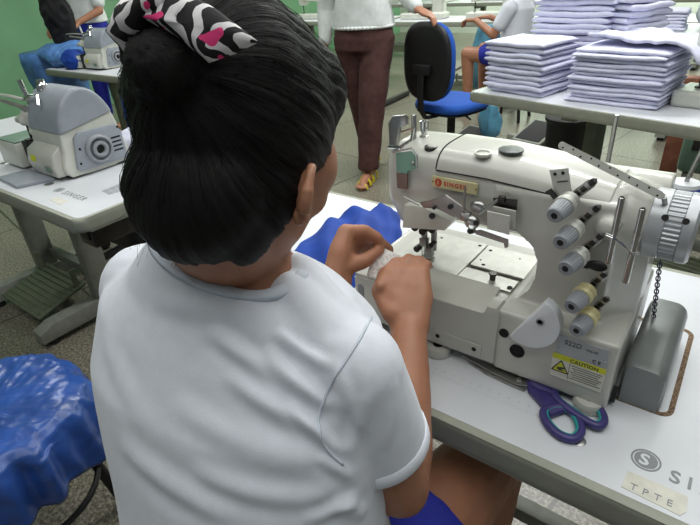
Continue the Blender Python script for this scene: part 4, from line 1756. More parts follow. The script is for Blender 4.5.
# ================================================================== STOOL UNDER BLUE PLASTIC (left)
st2 = stool('black legged stool hidden under a blue plastic cover, near the left table')
st2.location = (-1.215, 0.150, 0)
st2.rotation_euler = (0, 0, 0.35)
for c in kids(st2):
    pass
mb = MB()
rings = []
NA = 180
PR = [(0.01, 0.4725), (0.08, 0.473), (0.15, 0.473), (0.185, 0.470), (0.203, 0.458), (0.212, 0.435), (0.218, 0.40), (0.222, 0.36), (0.225, 0.32)]
PF = []
for (a0, b0), (a1, b1) in zip(PR[:-1], PR[1:]):
    for k in range(8 if a1 < 0.16 else 4):
        t = k / (8 if a1 < 0.16 else 4)
        PF.append((a0 + (a1 - a0) * t, b0 + (b1 - b0) * t, 1))
PF += [(0.225, 0.32, 1), (0.221, 0.319, 0), (0.214, 0.36, 0), (0.204, 0.44, 0), (0.192, 0.462, 0), (0.15, 0.4685, 0), (0.01, 0.4685, 0)]
for r, z, outer in PF:
    rg = []
    for i in range(NA):
        a = 2 * PI * i / NA
        k = max(0, min(1, (r - 0.19) / 0.03)) if z < 0.465 else 0
        fold = 1 + k * 0.06 * math.sin(a * 9 + 2 * math.sin(a * 4)) + k * 0.03 * math.sin(a * 23)
        p = V((r * fold * math.cos(a), r * fold * math.sin(a), z))
        low = 0.06 * k * noise.noise(V((math.cos(a) * 2, math.sin(a) * 2, 4)))
        q = V((p.x * 0.8 + p.y * 0.6, p.y * 0.8 - p.x * 0.6, z))
        w1 = noise.noise(q * 7) * 0.05
        rid = 1 - abs(noise.noise(V((q.x * 15 + w1 * 40, q.y * 46, z * 20)))) * 2.4
        rid2 = 1 - abs(noise.noise(V((q.x * 42, q.y * 24 + w1 * 60, z * 30 + 5)))) * 2.4
        if outer:
            d = 0.0036 * max(0, rid) + 0.0024 * max(0, rid2) + 0.004 * noise.noise(q * 14)
            n_ = V((0, 0, 1)) if k < 0.2 else V((math.cos(a), math.sin(a), 0.2))
            p += n_ * (d + 0.002)
        p.z += low if z < 0.44 else 0
        rg.append(p + V((-1.215, 0.150, 0)))
    rings.append(rg)
mb.loft(rings)
o = mb.build('plastic_cover', M['bagblue'], None, 0)
tag(o, 'crinkled blue plastic bag pulled over the stool seat at lower left', 'plastic bag')

# ================================================================== LEFT TABLE AND OVERLOCK
lt = sewing_table('white sewing table carrying the rounded grey overlock machine', 1.56, 0.56, legs=(0.3, 0.74))
LX, LY = -2.905, 0.543
lt.location = (LX, LY, 0)


def LL(px, z=T):
    p = onZ(px[0], px[1], z)
    return p - V((LX, LY, 0))


lo = LL((59, 190))
mb = MB()
for r0_, r1_ in ((0.0165, 0.0135), (0.011, 0.0)):
    mb.loft([[lo + V((math.cos(2 * PI * k / 32) * max(r, 1e-4), math.sin(2 * PI * k / 32) * max(r, 1e-4), z)) for k in range(32)]
             for r, z in ((r0_, -0.0008), (r0_, 0.0004), (r1_, 0.0004), (r1_, -0.0008))], closed=True)
lg = mb.build('printed_logo', M['greyink'], lt)
text('SINGER', 0.030, lo + V((0.035, -0.011, 0.0004)), (1, 0, 0), (0, 1, 0), M['greyink'], lg, 'logo_lettering', 0.0002, spacing=1.3, bold=0.0004)
q = [LL(p) for p in ((50, 200), (57, 197), (69, 201), (61, 205))]
mb = MB()
mb.prism([(p.x, p.y) for p in q], (0, 0, T), (1, 0, 0), (0, 1, 0), (0, 0, 0.0007))
mb.build('tape_label', M['tape'], lt)
mb = MB()
q = [LL(p) for p in ((101, 191), (109, 195), (134, 188), (126, 181))]
gx0, gx1 = min(p.x for p in q), max(p.x for p in q)
for i in range(4):
    for j in range(2):
        a = q[0].lerp(q[3], (i + 0.06) / 4)
        b = q[0].lerp(q[3], (i + 0.94) / 4)
        c = q[1].lerp(q[2], (i + 0.94) / 4)
        d = q[1].lerp(q[2], (i + 0.06) / 4)
        t0, t1 = (0.04, 0.47) if j == 0 else (0.53, 0.96)
        mb.prism([(p.x, p.y) for p in (a.lerp(d, t0), b.lerp(c, t0), b.lerp(c, t1), a.lerp(d, t1))], (0, 0, T), (1, 0, 0), (0, 1, 0), (0, 0, 0.0006))
mb.build('printed_grid', M['sticker'], lt)
for px in ((49, 184), (5, 163)):
    mb = MB()
    mb.lathe([(0.015, -0.002), (0.015, 0.0006), (0.012, 0.0016), (0, 0.0016)], LL(px), (0, 0, 1), 24)
    mb.build('metal_cap', M['steel'], lt)
mb = MB()
mb.box((1.48, 0.11, 0.672), (0.08, 0.13, 0.072), bev=0.006)
sb = mb.build('switch_box', M['darksteel'], lt)
mb = MB()
mb.box((1.48, 0.043, 0.678), (0.05, 0.006, 0.035), bev=0.002)
mb.build('switch', M['black'], sb)
mb = MB()
mb.box((1.25, 0.32, 0.60), (0.30, 0.22, 0.21), bev=0.03, seg=3)
mb.build('motor', M['black'], lt)


def overlock(label, group=None):
    t = thing('overlock_machine', label, 'overlock machine', group)
    prof = [(-0.100, 0.012), (-0.102, 0.09), (-0.092, 0.165), (-0.074, 0.215), (-0.045, 0.25), (-0.008, 0.266), (0.03, 0.258), (0.065, 0.225), (0.09, 0.17), (0.102, 0.10), (0.102, 0.012)]
    mb = MB()
    sprof = smooth_loop(prof, 66)
    mb.prism(sprof, (-0.06, 0, 0), (0, 1, 0), (0, 0, 1), (0.20, 0, 0))
    mb.box((0.04, 0, 0.02), (0.20, 0.202, 0.03))
    link('body', mb.remesh('body', 0.004, 14), M['paint2'], t)
    cutz = 0.165
    top = [(-0.0945, cutz)] + [(y * 1.012, z + 0.003) for y, z in prof[3:9]] + [(0.093, cutz)]
    mb = MB()
    mb.prism(sprof, (-0.0635, 0, 0), (0, 1, 0), (0, 0, 1), (0.207, 0, 0))
    me = mb.remesh('top_cover', 0.004, 12)
    nr = [v.normal.copy() for v in me.vertices]
    for v, n_ in zip(me.vertices, nr):
        v.co += n_ * 0.0025
    bm_ = bmesh.new()
    bm_.from_mesh(me)
    bmesh.ops.bisect_plane(bm_, geom=bm_.verts[:] + bm_.edges[:] + bm_.faces[:], plane_co=(0, 0, cutz), plane_no=(0, 0.18, -1), clear_outer=True)
    bm_.to_mesh(me)
    bm_.free()
    link('top_cover', me, M['bluegrey'], t)
    # grey side panel with pulley
    mb = MB()
    mb.prism([(-0.07, 0.02), (-0.08, 0.03), (-0.062, 0.125), (-0.045, 0.14), (0.085, 0.135), (0.098, 0.11), (0.098, 0.02)], (0.138, 0, 0), (0, 1, 0), (0, 0, 1), (0.012, 0, 0), bev=0.003)
    sp = mb.build('side_panel', M['bluegrey'], t)
    mb = MB()
    mb.lathe([(0.046, 0), (0.046, 0.012), (0.040, 0.016), (0.036, 0.015), (0.036, 0.004), (0.026, 0.002), (0.026, 0.018), (0.020, 0.02), (0.015, 0.018), (0.014, 0.008), (0.0, 0.007)], (0.148, 0.005, 0.075), (1, 0, 0), 40)
    mb.build('hand_wheel', M['greyplastic'], t)
    mb = MB()
    mb.cyl((0.15, 0.005, 0.075), (0.1585, 0.005, 0.075), 0.0135)
    mb.build('wheel_hub', M['hole'], t)
    mb = MB()
    for k in range(4):
        mb.box((0.1495, 0.072, 0.095 - 0.014 * k), (0.003, 0.034, 0.0055), bev=0.001)
    mb.build('vent', M['hole'], sp)
    mb = MB()
    for y, z in ((-0.066, 0.045), (-0.055, 0.09), (0.088, 0.125)):
        mb.cyl((0.148, y, z), (0.151, y, z), 0.004, seg=12)
    mb.build('panel_screw', M['hole'], sp)
    # bulging front cover
    mb = MB()
    mb.prism([(-0.10, 0.012), (-0.135, 0.014), (-0.142, 0.05), (-0.132, 0.09), (-0.10, 0.108)], (-0.05, 0, 0), (0, 1, 0), (0, 0, 1), (0.175, 0, 0), bev=0.008, seg=3)
    fc = mb.build('front_cover', M['paint'], t, 60)
    mb = MB()
    mb.prism([(0, 0), (0.032, 0), (0.032, 0.018), (0, 0.018)], (-0.02, -0.141, 0.055), (1, 0, 0), (0, 0.22, 0.97), (0, -0.0012, 0))
    mb.build('yellow_print', M['yellow'], fc)
    mb = MB()
    mb.prism([(0, 0), (0.035, 0), (0.035, 0.02), (0, 0.02)], (0.07, -0.1425, 0.03), (1, 0, 0), (0, -0.1, 0.99), (0, -0.001, 0))
    mb.build('plate_print', M['green'], fc)
    mb = MB()
    mb.box((-0.085, -0.06, 0.055), (0.07, 0.11, 0.09), bev=0.004)
    mb.build('looper_opening', M['black'], t)
    mb = MB()
    mb.box((-0.20, -0.075, 0.05), (0.15, 0.125, 0.085), bev=0.008)
    cb = mb.build('cloth_plate', M['paint2'], t)
    mb = MB()
    mb.box((-0.20, -0.075, 0.0945), (0.14, 0.115, 0.004), bev=0.001)
    mb.build('plate_top', M['green'], cb)
    mb = MB()
    mb.chain([(-0.05, -0.02, 0.19), (-0.075, -0.075, 0.185), (-0.085, -0.095, 0.165)], [0.03, 0.026, 0.016])
    mb.chain([(-0.09, -0.09, 0.175), (-0.125, -0.095, 0.165)], [0.014, 0.012])
    mb.chain([(-0.06, -0.07, 0.17), (-0.06, -0.085, 0.13)], [0.022, 0.016])
    link('needle_arm', mb.remesh('needle_arm', 0.004, 3), M['paint2'], t)
    mb = MB()
    mb.cyl((-0.085, -0.09, 0.10), (-0.085, -0.09, 0.16), 0.005)
    mb.box((-0.085, -0.095, 0.103), (0.02, 0.035, 0.008), bev=0.002)
    mb.build('presser_foot', M['darksteel'], t)
    mb = MB()
    mb.tube([(-0.05, -0.085, 0.235), (-0.14, -0.09, 0.24), (-0.26, -0.08, 0.235)], [0.010, 0.012, 0.008], 8, flat=(0, 0, 1))
    mb.tube([(-0.05, -0.09, 0.21), (-0.2, -0.095, 0.222)], [0.008, 0.006], 8)
    mb.build('thread_arm', M['standgrey'], t)
    mb = MB()
    mb.tube([(-0.06, -0.08, 0.235), (-0.02, -0.075, 0.247), (0.03, -0.075, 0.25), (0.045, -0.088, 0.225)], 0.005, 8)
    mb.cyl((-0.10, -0.05, 0.20), (-0.12, -0.05, 0.285), 0.008)
    mb.build('guide_wire', M['chrome'], t)
    mb = MB()
    mb.lathe([(0.018, 0.258), (0.018, 0.272), (0.014, 0.276), (0.012, 0.288), (0, 0.29)], (-0.02, -0.03, 0), (0, 0, 1), 24)
    mb.build('top_knob', M['chrome'], t)
    mb = MB()
    mb.box((-0.03, 0.0, 0.006), (0.30, 0.2, 0.012), bev=0.003)
    mb.build('base', M['black'], t)
    return t


ov = overlock('rounded cream and grey overlock machine with side pulley on the left table')
ov.location = (-1.815, 0.815, T + 0.0005)
mb = MB()
mb.prism([(0, 0), (0.16, -0.01), (0.20, 0.09), (0.02, 0.10)], V((-1.93, 0.59, T + 0.0005)), (1, 0, 0), (0, 1, 0), (0, 0, 0.010), bev=0.002)
o = mb.build('sewing_guide', M['bluegrey'])
tag(o, 'flat bluish grey plate lying in front of the overlock machine', 'plate')


def heap(name, c, size, m, label, cat, seed=0, freq=9, amp=0.18, vox=0.012, parent=None, flatb=True):
    mb = MB()
    rnd_ = random.Random(seed)
    mb.ball((0, 0, size[2] * 0.4), (size[0] * 0.5, size[1] * 0.5, size[2] * 0.6), seg=40)
    for k in range(5):
        mb.ball((rnd_.uniform(-.25, .25) * size[0], rnd_.uniform(-.25, .25) * size[1], size[2] * rnd_.uniform(.3, .6)), (size[0] * .3, size[1] * .3, size[2] * .4), seg=24)
    me = mb.remesh(name, vox, 3)
    nr = [v.normal.copy() for v in me.vertices]
    for v, n_ in zip(me.vertices, nr):
        q = v.co * freq
        a = noise.noise(q + V((seed, 0, 0)))
        b = abs(noise.noise(q * 2.1 + V((0, seed, 3))))
        v.co += n_ * (a - b * 0.8) * amp * min(size)
        v.co.z = max(v.co.z, 0.001 + 0.002 * noise.noise(v.co * 30) ** 2)
    o = link(name, me, m)
    o.location = c
    tag(o, label, cat)
    return o


heap('white_garment', (-1.70, 1.00, T + 0.001), (0.22, 0.14, 0.10), M['whitecloth'], 'crumpled white garment lying behind the overlock on the left table', 'garment', 3)

# ================================================================== OFFICE CHAIRS


def office_chair(label):
    t = thing('office_chair', label, 'chair', None)

    def pad(w, d, h, p=3.2):
        return [ell((0, 0, z), (1, 0, 0), (0, 1, 0), w * s, d * s, 40, p) for z, s in ((0, 0.9), (0.006, 0.98), (h * 0.5, 1.0), (h * 0.85, 0.97), (h, 0.86), (h * 1.04, 0.5))]
    mb = MB()
    mb.loft([[p + V((0, 0, 0.44)) for p in r] for r in pad(0.215, 0.21, 0.06)])
    mb.build('seat', M['chairblue'], t, 0)
    mb = MB()
    mb.loft([[p + V((0, 0, 0.422)) for p in r] for r in pad(0.205, 0.20, 0.018)])
    mb.build('seat_pan', M['black'], t, 0)

    def up(r, y, flip):
        return [V((p.x, y + (p.z if flip else -p.z) + 0.25 * p.x * p.x, 0.755 + p.y)) for p in r]
    mb = MB()
    mb.loft([up(r, -0.235, True) for r in pad(0.185, 0.225, 0.045, 2.8)])
    mb.build('back_cushion', M['chairblue'], t, 0)
    mb = MB()
    mb.loft([up(r, -0.236, False) for r in pad(0.188, 0.228, 0.035, 2.8)])
    bk = mb.build('backrest', M['black'], t, 0)
    mb = MB()
    mb.box((0, -0.285, 0.72), (0.13, 0.035, 0.06), bev=0.008)
    mb.build('back_boss', M['black'], bk)
    mb = MB()
    mb.tube([(0, -0.29, 0.74), (0, -0.30, 0.6), (0, -0.295, 0.48), (0, -0.25, 0.42), (0, -0.12, 0.412), (0, 0, 0.412)], 0.026, 10, flat=(0, 1, 0.2))
    mb.build('back_bracket', M['black'], t)
    mb = MB()
    mb.cyl((0, 0, 0.10), (0, 0, 0.42), 0.027)
    mb.cyl((0, 0, 0.06), (0, 0, 0.13), 0.036)
    mb.build('post', M['black'], t)
    mb = MB()
    mb.tube([(0.05, 0, 0.415), (0.16, -0.04, 0.41), (0.2, -0.05, 0.40)], 0.006, 6)
    mb.build('lever', M['black'], t)
    for k in range(5):
        a = 2 * PI * k / 5 + 0.3
        ca, sa = math.cos(a), math.sin(a)
        mb = MB()
        mb.tube([(0.02 * ca, 0.02 * sa, 0.105), (0.28 * ca, 0.28 * sa, 0.075)], [0.028, 0.018], 8)
        lg_ = mb.build('leg', M['black'], t)
        mb = MB()
        mb.cyl((0.28 * ca - 0.02 * sa, 0.28 * sa + 0.02 * ca, 0.028), (0.28 * ca + 0.02 * sa, 0.28 * sa - 0.02 * ca, 0.028), 0.027)
        mb.cyl((0.28 * ca, 0.28 * sa, 0.03), (0.28 * ca, 0.28 * sa, 0.08), 0.009)
        mb.build('caster', M['rubber'], lg_)
    return t


ch = office_chair('blue office chair with black back, under the standing woman\'s hand')
ch.location = (-1.56, 3.16, 0)
ch.rotation_euler = (0, 0, math.radians(-14))
cp = onZ(113, 98, 0.86)
cq = onZ(119, 87, 0.87)
dup(ch, (cq.x - 0.06, cq.y - 0.10, 0), PI - 0.12, 'blue chair between the left table and the far left table').scale = (1, 1, 0.895)

# ================================================================== BACK TABLE WITH STACKS
BO, BA_ = V((-1.055, 2.295, 0)), math.radians(-14.5)
bu_, bv_ = V((math.cos(BA_), math.sin(BA_), 0)), V((-math.sin(BA_), math.cos(BA_), 0))


def BT(u_, v_, z):
    return BO + bu_ * u_ + bv_ * v_ + UP * z


bt = sewing_table('white table loaded with the tall stacks of folded white garments', 1.7, 0.60, legs=(0.47, 0.3))
bt.location = BO
bt.rotation_euler = (0, 0, BA_)
for c in kids(bt):
    if c.name.startswith('leg'):
        c.data.materials[0] = M['olive']


def folded(seed, w=0.36, d=0.27, h=0.02):
    """one folded garment: two or three layers, rounded fold at the front, loose at the sides"""
    rnd_ = random.Random(seed)
    mb = MB()
    layers = 1
    NU, NV = 22, 14
    th = h / layers
    for L_ in range(layers):
        z0 = L_ * th
        ox, oy = rnd_.uniform(-.006, .006), rnd_.uniform(-.005, .005)
        wx, dy = w * rnd_.uniform(0.96, 1.02), d * rnd_.uniform(0.96, 1.02)
        prof = []
        for k in range(9):
            a = PI / 2 + PI * k / 8
            prof.append((-0.5 * dy + th * 0.48 + th * 0.55 * math.cos(a), 0.5 + 0.48 * math.sin(a)))
        prof = prof[::-1]     # bottom front to top front
        top = [(-0.5 * dy + dy * t, 0.98) for t in (0.15, 0.3, 0.45, 0.6, 0.75, 0.9, 0.97)]
        bot = [(-0.5 * dy + dy * t, 0.02) for t in (0.97, 0.9, 0.75, 0.6, 0.45, 0.3, 0.15)]
        loop = prof + top + [(0.5 * dy, 0.7), (0.5 * dy, 0.3)] + bot
        rings = []
        for i in range(NU + 1):
            x = -0.5 * wx + wx * i / NU
            e = min(i, NU - i) / 2.0
            sq = min(1.0, 0.55 + 0.45 * min(1, e))
            rg = []
            for y, zf in loop:
                s1 = noise.noise(V((x * 7, y * 5, seed + L_ * 3.1)))
                s2 = noise.noise(V((x * 16, y * 3, seed * 2 + L_)))
                zz = z0 + th * (0.5 + (zf - 0.5) * sq) + 0.0050 * s1 + 0.0026 * s2 + 0.004 * noise.noise(V((x * 6, y * 4, 77)))
                yy = y + 0.006 * noise.noise(V((x * 6, seed, L_))) + oy
                xx = x + ox + 0.006 * noise.noise(V((y * 7, seed + 9, L_)))
                rg.append(V((xx, yy, zz)))
            rings.append(rg)
        mb.loft(rings)
    return mb.mesh('folded_garment', 0)


VAR = [folded(s) for s in (1, 2, 3, 4, 5)]
for me_ in VAR:
    me_.materials.append(M['whitecloth'])


def stack(u_, v_, n, rot, h, label, group, sx=1.0, sy=1.0, base=None, seed=0, jit=0.006, lean=0.0):
    rnd_ = random.Random(seed + 11)
    ordinal = None
    b = base if base else BT(u_, v_, T)
    for k in range(n):
        o = bpy.data.objects.new('folded_garment', VAR[(k * 3 + seed) % 5])
        COL.objects.link(o)
        sz = h / n / 0.0205
        o.location = b + V((rnd_.uniform(-jit, jit) + lean * k, rnd_.uniform(-jit, jit), 0.0012 + h * k / n + 0.0005))
        flip = PI if False else 0
        o.rotation_euler = (0, 0, BA_ + rot + rnd_.uniform(-0.02, 0.02))
        o.scale = (sx * rnd_.uniform(0.97, 1.02), sy * rnd_.uniform(0.97, 1.02), sz)
        nm = 'bottom' if k == 0 else 'top' if k == n - 1 else ('second third fourth fifth sixth seventh eighth ninth tenth eleventh twelfth thirteenth fourteenth fifteenth sixteenth seventeenth'.split())[k - 1]
        tag(o, '%s folded white garment %sof the %s' % (nm, 'from the bottom ' if 0 < k < n - 1 else '', label), 'folded garment', group)


stack(0.195, 0.185, 10, math.radians(-2), 0.215, 'neat stack at the table corner', 'garments in the neat corner stack', sx=0.84, sy=0.95, seed=1)
stack(0.245, 0.475, 17, math.radians(4), 0.40, 'tallest stack', 'garments in the tallest stack', sx=1.0, sy=0.95, seed=2, lean=0.0005)
stack(0.605, 0.245, 12, math.radians(6), 0.205, 'wide stack next to the beige machine', 'garments in the wide stack', sx=0.98, sy=1.08, seed=3)
stack(0.41, 0.505, 14, math.radians(70), 0.36, 'twisted stack right of the tallest', 'garments in the twisted stack', sx=0.62, sy=0.9, seed=6, jit=0.01, lean=0.002)

# top garment with a sleeve hanging over the wide stack's right side
mb = MB()
def drape(u2, v2):
    x = -0.16 + 0.42 * u2
    y = -0.13 + 0.28 * v2
    z = 0.0
    if x > 0.17:
        z -= (x - 0.17) ** 1.3 * 1.4
    z += 0.016 * noise.noise(V((x * 11, y * 11, 2))) + 0.008 * noise.noise(V((x * 25, y * 25, 5))) + 0.018 * noise.noise(V((x * 4, y * 5, 8)))
    return V((x, y, z + 0.02))
for off in (0.0, 0.012):
    q = [[mb.bm.verts.new(BT(0.615, 0.29, T + 0.212) + bu_ * drape(i / 24, j / 16).x + bv_ * drape(i / 24, j / 16).y + UP * (drape(i / 24, j / 16).z + off - 0.006)) for j in range(17)] for i in range(25)]
    for i in range(24):
        for j in range(16):
            mb.bm.faces.new((q[i][j], q[i + 1][j], q[i + 1][j + 1], q[i][j + 1]))
    if off == 0.0:
        q0 = q
edge = lambda q: [q[i][0] for i in range(25)] + [q[24][j] for j in range(1, 17)] + [q[i][16] for i in range(23, -1, -1)] + [q[0][j] for j in range(15, 0, -1)]
e0, e1 = edge(q0), edge(q)
for i in range(len(e0)):
    j = (i + 1) % len(e0)
    mb.bm.faces.new((e0[i], e0[j], e1[j], e1[i]))
o = mb.build('loose_garment', M['whitecloth'], None, 0)
tag(o, 'rumpled white garment spread loosely on top of the wide stack', 'garment')


# plain lockstitch machines for the background
def lockstitch(label, group=None):
    t = thing('lockstitch_machine', label, 'sewing machine', group)
    mb = MB()
    mb.box((0, 0, 0.03), (0.50, 0.18, 0.06), bev=0.008)
    mb.prism([(0.11, 0.05), (0.12, 0.15), (0.08, 0.20), (-0.14, 0.21), (-0.15, 0.15), (-0.22, 0.15), (-0.225, 0.27), (-0.20, 0.30), (0.17, 0.31), (0.22, 0.28), (0.23, 0.05)],
             (0, -0.05, 0), (1, 0, 0), (0, 0, 1), (0, 0.11, 0), bev=0.015, seg=3)
    link('body', mb.remesh('body', 0.006, 4), M['paint2'], t)
    mb = MB()
    mb.lathe([(0.03, 0), (0.06, 0.003), (0.062, 0.02), (0.05, 0.03), (0, 0.03)], (0.232, 0.005, 0.24), (1, 0, 0), 32)
    mb.build('hand_wheel', M['wheelgrey'], t)
    mb = MB()
    mb.cyl((-0.185, 0, 0.07), (-0.185, 0, 0.16), 0.006)
    mb.box((-0.185, -0.01, 0.066), (0.02, 0.04, 0.006))
    mb.build('presser_foot', M['darksteel'], t)
    mb = MB()
    mb.lathe([(0.012, 0), (0.018, 0.006), (0.018, 0.012), (0.01, 0.02), (0.006, 0.03)], (-0.12, -0.055, 0.25), (0, -1, 0), 20)
    mb.build('tension_knob', M['chrome'], t)
    mb = MB()
    mb.box((-0.02, -0.057, 0.262), (0.12, 0.004, 0.02), bev=0.001)
    mb.build('badge', M['brass'], t)
    return t


lk = lockstitch('cream sewing machine standing beside the wide stack on the loaded table')
lk.location = BT(1.03, 0.33, T)
lk.rotation_euler = (0, 0, BA_ + math.radians(4))

# ================================================================== FAR LEFT TABLE
fl = dup(bt, (-4.42, 1.945, 0), 0, 'far left white table by the green wall, half under blue plastic')
for c in kids(fl):
    c.scale = (0.82, 1, 1)
ov2 = dup(ov, (-3.92, 2.18, T + 0.0005), math.radians(4), 'overlock machine on the far left table, beside the blue garment')
ft = thing('thread_rack', 'grey thread rack with long cross arm above the far left overlock', 'thread rack')
mb = MB()
mb.cyl((-3.9, 2.42, T), (-3.9, 2.42, 1.42), 0.009)
mb.build('pole', M['steel'], ft)
mb = MB()
mb.box((-3.9, 2.42, T + 0.01), (0.12, 0.1, 0.02), bev=0.004)
mb.build('base', M['standgrey'], ft)
mb = MB()
mb.box((-3.9, 2.40, 1.19), (0.62, 0.035, 0.02), rot=(0, 0.04, 0), bev=0.004)
arm_ = mb.build('cross_arm', M['steel'], ft)
rebase(ft, (-3.9, 2.42, T))
o = heap('blue_plastic', (-4.42, 2.20, T + 0.001), (0.62, 0.44, 0.16), M['bluesheet'], 'shiny blue plastic sheet draped over the end of the far left table', 'plastic sheet', 5, 6, 0.22)
# hanging part of the sheet: same object, pulled down past the table end
for v in o.data.vertices:
    if v.co.x < -0.03:
        k = min(1, (-0.03 - v.co.x) / 0.24)
        v.co.x -= 0.12 * k
        v.co.z -= 0.0
mb = MB()
rings = []
for j in range(9):
    t = j / 8
    z = T + 0.09 - 0.58 * t
    rings.append([V((-4.74 + (0.24 + 0.03 * math.sin(t * 3)) * math.cos(a) * (1 - 0.25 * t * t) + 0.012 * noise.noise(V((a * 2, t * 4, 1))), 2.19 + (0.215 + 0.02 * math.sin(t * 5 + 1)) * math.sin(a) * (1 - 0.2 * t * t) + 0.02 * noise.noise(V((a * 2, t * 4, 7))), z)) for a in [2 * PI * k / 36 for k in range(36)]])
rings.reverse()
mb.loft(rings)
o2 = mb.build('hanging_fold', M['bluesheet'], o, 0)
o2.location = -V(o.location)
heap('blue_garment', (-4.17, 2.08, T + 0.001), (0.24, 0.2, 0.13), M['royal'], 'bright blue garment heaped beside the far left overlock', 'garment', 8, 9, 0.2)
heap('black_bag', (-4.52, 2.24, T + 0.105), (0.28, 0.22, 0.50), M['darkcloth'], 'black cloth bag standing on the blue plastic sheet by the green wall', 'bag', 13, 5, 0.2)


# ================================================================== PEOPLE IN THE BACKGROUND
def simple_head(mb, c, f, r=0.1):
    u = V((0, 0, 1))
    s = f.cross(u)
    m_ = Matrix((s, f, u)).transposed()
    mb.ball(c, (0.075, 0.093, 0.098), m_)
    mb.ball(c + f * 0.035 - u * 0.05, (0.06, 0.058, 0.07), m_)
    mb.chain([c + f * 0.092, c + f * 0.108 - u * 0.03], [0.009, 0.013])
    for k in (-1, 1):
        mb.ball(c + s * 0.078 * k - u * 0.01, (0.012, 0.02, 0.032), m_)
    mb.chain([c - u * 0.05, c - u * 0.16], [0.05, 0.055])
    return m_


def face_parts(t, c, f):
    u = V((0, 0, 1))
    s = f.cross(u)
    m_ = Matrix((s, f, u)).transposed()
    for k in (-1, 1):
        b = MB()
        b.ball(c + s * 0.031 * k + f * 0.083 + u * 0.004, 0.0115, seg=14)
        e = b.build('eye', M['eye'], t)
        b = MB()
        b.ball(c + s * 0.031 * k + f * 0.0925 + u * 0.003, (0.0055, 0.003, 0.0055), m_, 10)
        b.build('iris', M['hole'], e)
        b = MB()
        b.tube([c + s * 0.017 * k + f * 0.093 + u * 0.020, c + s * 0.032 * k + f * 0.089 + u * 0.025, c + s * 0.046 * k + f * 0.079 + u * 0.020], 0.003, 6)
        b.build('eyebrow', M['hole'], t)
    b = MB()
    b.tube([c + s * x + f * (0.097 - abs(x) * 0.35) - u * 0.062 for x in (-0.022, -0.01, 0, 0.01, 0.022)], 0.0045, 8)
    b.build('mouth', M['lip'], t)


def hand(mb, w, d, al, curl, L=0.17):
    d, al, curl = V(d).normalized(), V(al).normalized(), V(curl).normalized()
    k = w + d * L * 0.47
    for i, off in enumerate((-0.027, -0.009, 0.009, 0.026)):
        mb.chain([w + al * off * 0.4, k + al * off], [0.019, 0.0135])
        ln = L * 0.5 * (0.9, 1, .95, .78)[i]
        a = k + al * off + d.lerp(curl, 0.3).normalized() * ln * 0.5
        b = a + d.lerp(curl, 0.8).normalized() * ln * 0.5
        mb.chain([k + al * off, a, b], [0.0115, 0.0105, 0.0085])
    mb.chain([w - al * 0.02, w - al * 0.055 + d * L * 0.4, w - al * 0.045 + d * L * 0.6], [0.016, 0.012, 0.009])


# --- standing woman, brown trousers, yellow sandals, hand on the chair
sw = thing('standing_person', 'standing woman in white blouse, brown trousers and yellow sandals, hand on a chair', 'person')
PC = V((-2.03, 2.86, 0))
f_ = V((0.28, -0.96, 0)).normalized()
rt = f_.cross(UP)                                  # her right
hipL, hipR = PC + UP * 0.90 - rt * 0.09, PC + UP * 0.90 + rt * 0.09
footL = V((-1.945, 2.72, 0.0))                     # forward foot
footR = V((-2.13, 3.03, 0.0))
kneeL, kneeR = hipL.lerp(footL + UP * 0.09, 0.5) + f_ * 0.025, hipR.lerp(footR + UP * 0.09, 0.5) + f_ * 0.03
head_c = PC + UP * 1.52 + f_ * 0.02
shl, shr = PC + UP * 1.33 - rt * 0.17, PC + UP * 1.33 + rt * 0.17
chair_top = V((-1.60, 2.885, 0.992))
elL = V((-1.80, 2.98, 1.12))
wrL = chair_top + V((-0.075, 0.03, 0.055))
elR = PC + UP * 1.06 + rt * 0.26 - f_ * 0.04
wrR = PC + UP * 0.86 + rt * 0.25 + f_ * 0.05
mb = MB()
simple_head(mb, head_c, f_)
mb.loft([ell(PC + UP * z, rt, f_, a, b, 32, 2.3) for z, a, b in ((0.84, 0.15, 0.11), (1.0, 0.15, 0.11), (1.15, 0.13, 0.10), (1.3, 0.15, 0.1), (1.38, 0.08, 0.06))])
for s_, e_, w_ in ((shl, elL, wrL), (shr, elR, wrR)):
    mb.chain([s_, e_, w_], [0.048, 0.036, 0.024])
hand(mb, wrL, (0.85, -0.1, -0.30), (-0.1, 1, 0), (0.3, 0, -1))
hand(mb, wrR, (0, -0.1, -1), f_ * -1, (0.1, 0, -1) if False else (0, 0.2, -1))
for h_, k_, a_ in ((hipL, kneeL, footL), (hipR, kneeR, footR)):
    mb.chain([h_, k_, a_ + UP * 0.085], [0.085, 0.055, 0.035])
    mb.chain([a_ + UP * 0.055 - f_ * 0.03, a_ + UP * 0.05 + f_ * 0.05, a_ + UP * 0.032 + f_ * 0.14], [0.033, 0.034, 0.024])
    for k in range(5):
        b_ = a_ + UP * 0.03 + f_ * 0.14 + rt * (-0.03 + 0.015 * k)
        mb.chain([b_, b_ + f_ * (0.035 - 0.004 * abs(k - 2)) - UP * 0.008], [0.0105, 0.0085])
link('body', mb.remesh('body', 0.0055, 3), M['skin'], sw)
mb = MB()
mb.loft([ell(PC + UP * z, rt, f_, a, b, 32, 2.3) for z, a, b in ((0.83, 0.185, 0.14), (0.9, 0.19, 0.145), (1.0, 0.172, 0.13))])
for h_, k_, a_ in ((hipL, kneeL, footL), (hipR, kneeR, footR)):
    mb.loft([ell(p, rt, f_, r, r * 1.05, 28) for p, r in ((a_ + UP * 0.10, 0.072), (a_.lerp(k_, 0.5) + UP * 0.03, 0.076), (k_, 0.086), (k_.lerp(h_, 0.5), 0.099), (h_, 0.108))])
me = mb.remesh('trousers', 0.008, 4)
sweep_noise(me, 0.008, 9)
link('trousers', me, M['brown'], sw)
mb = MB()
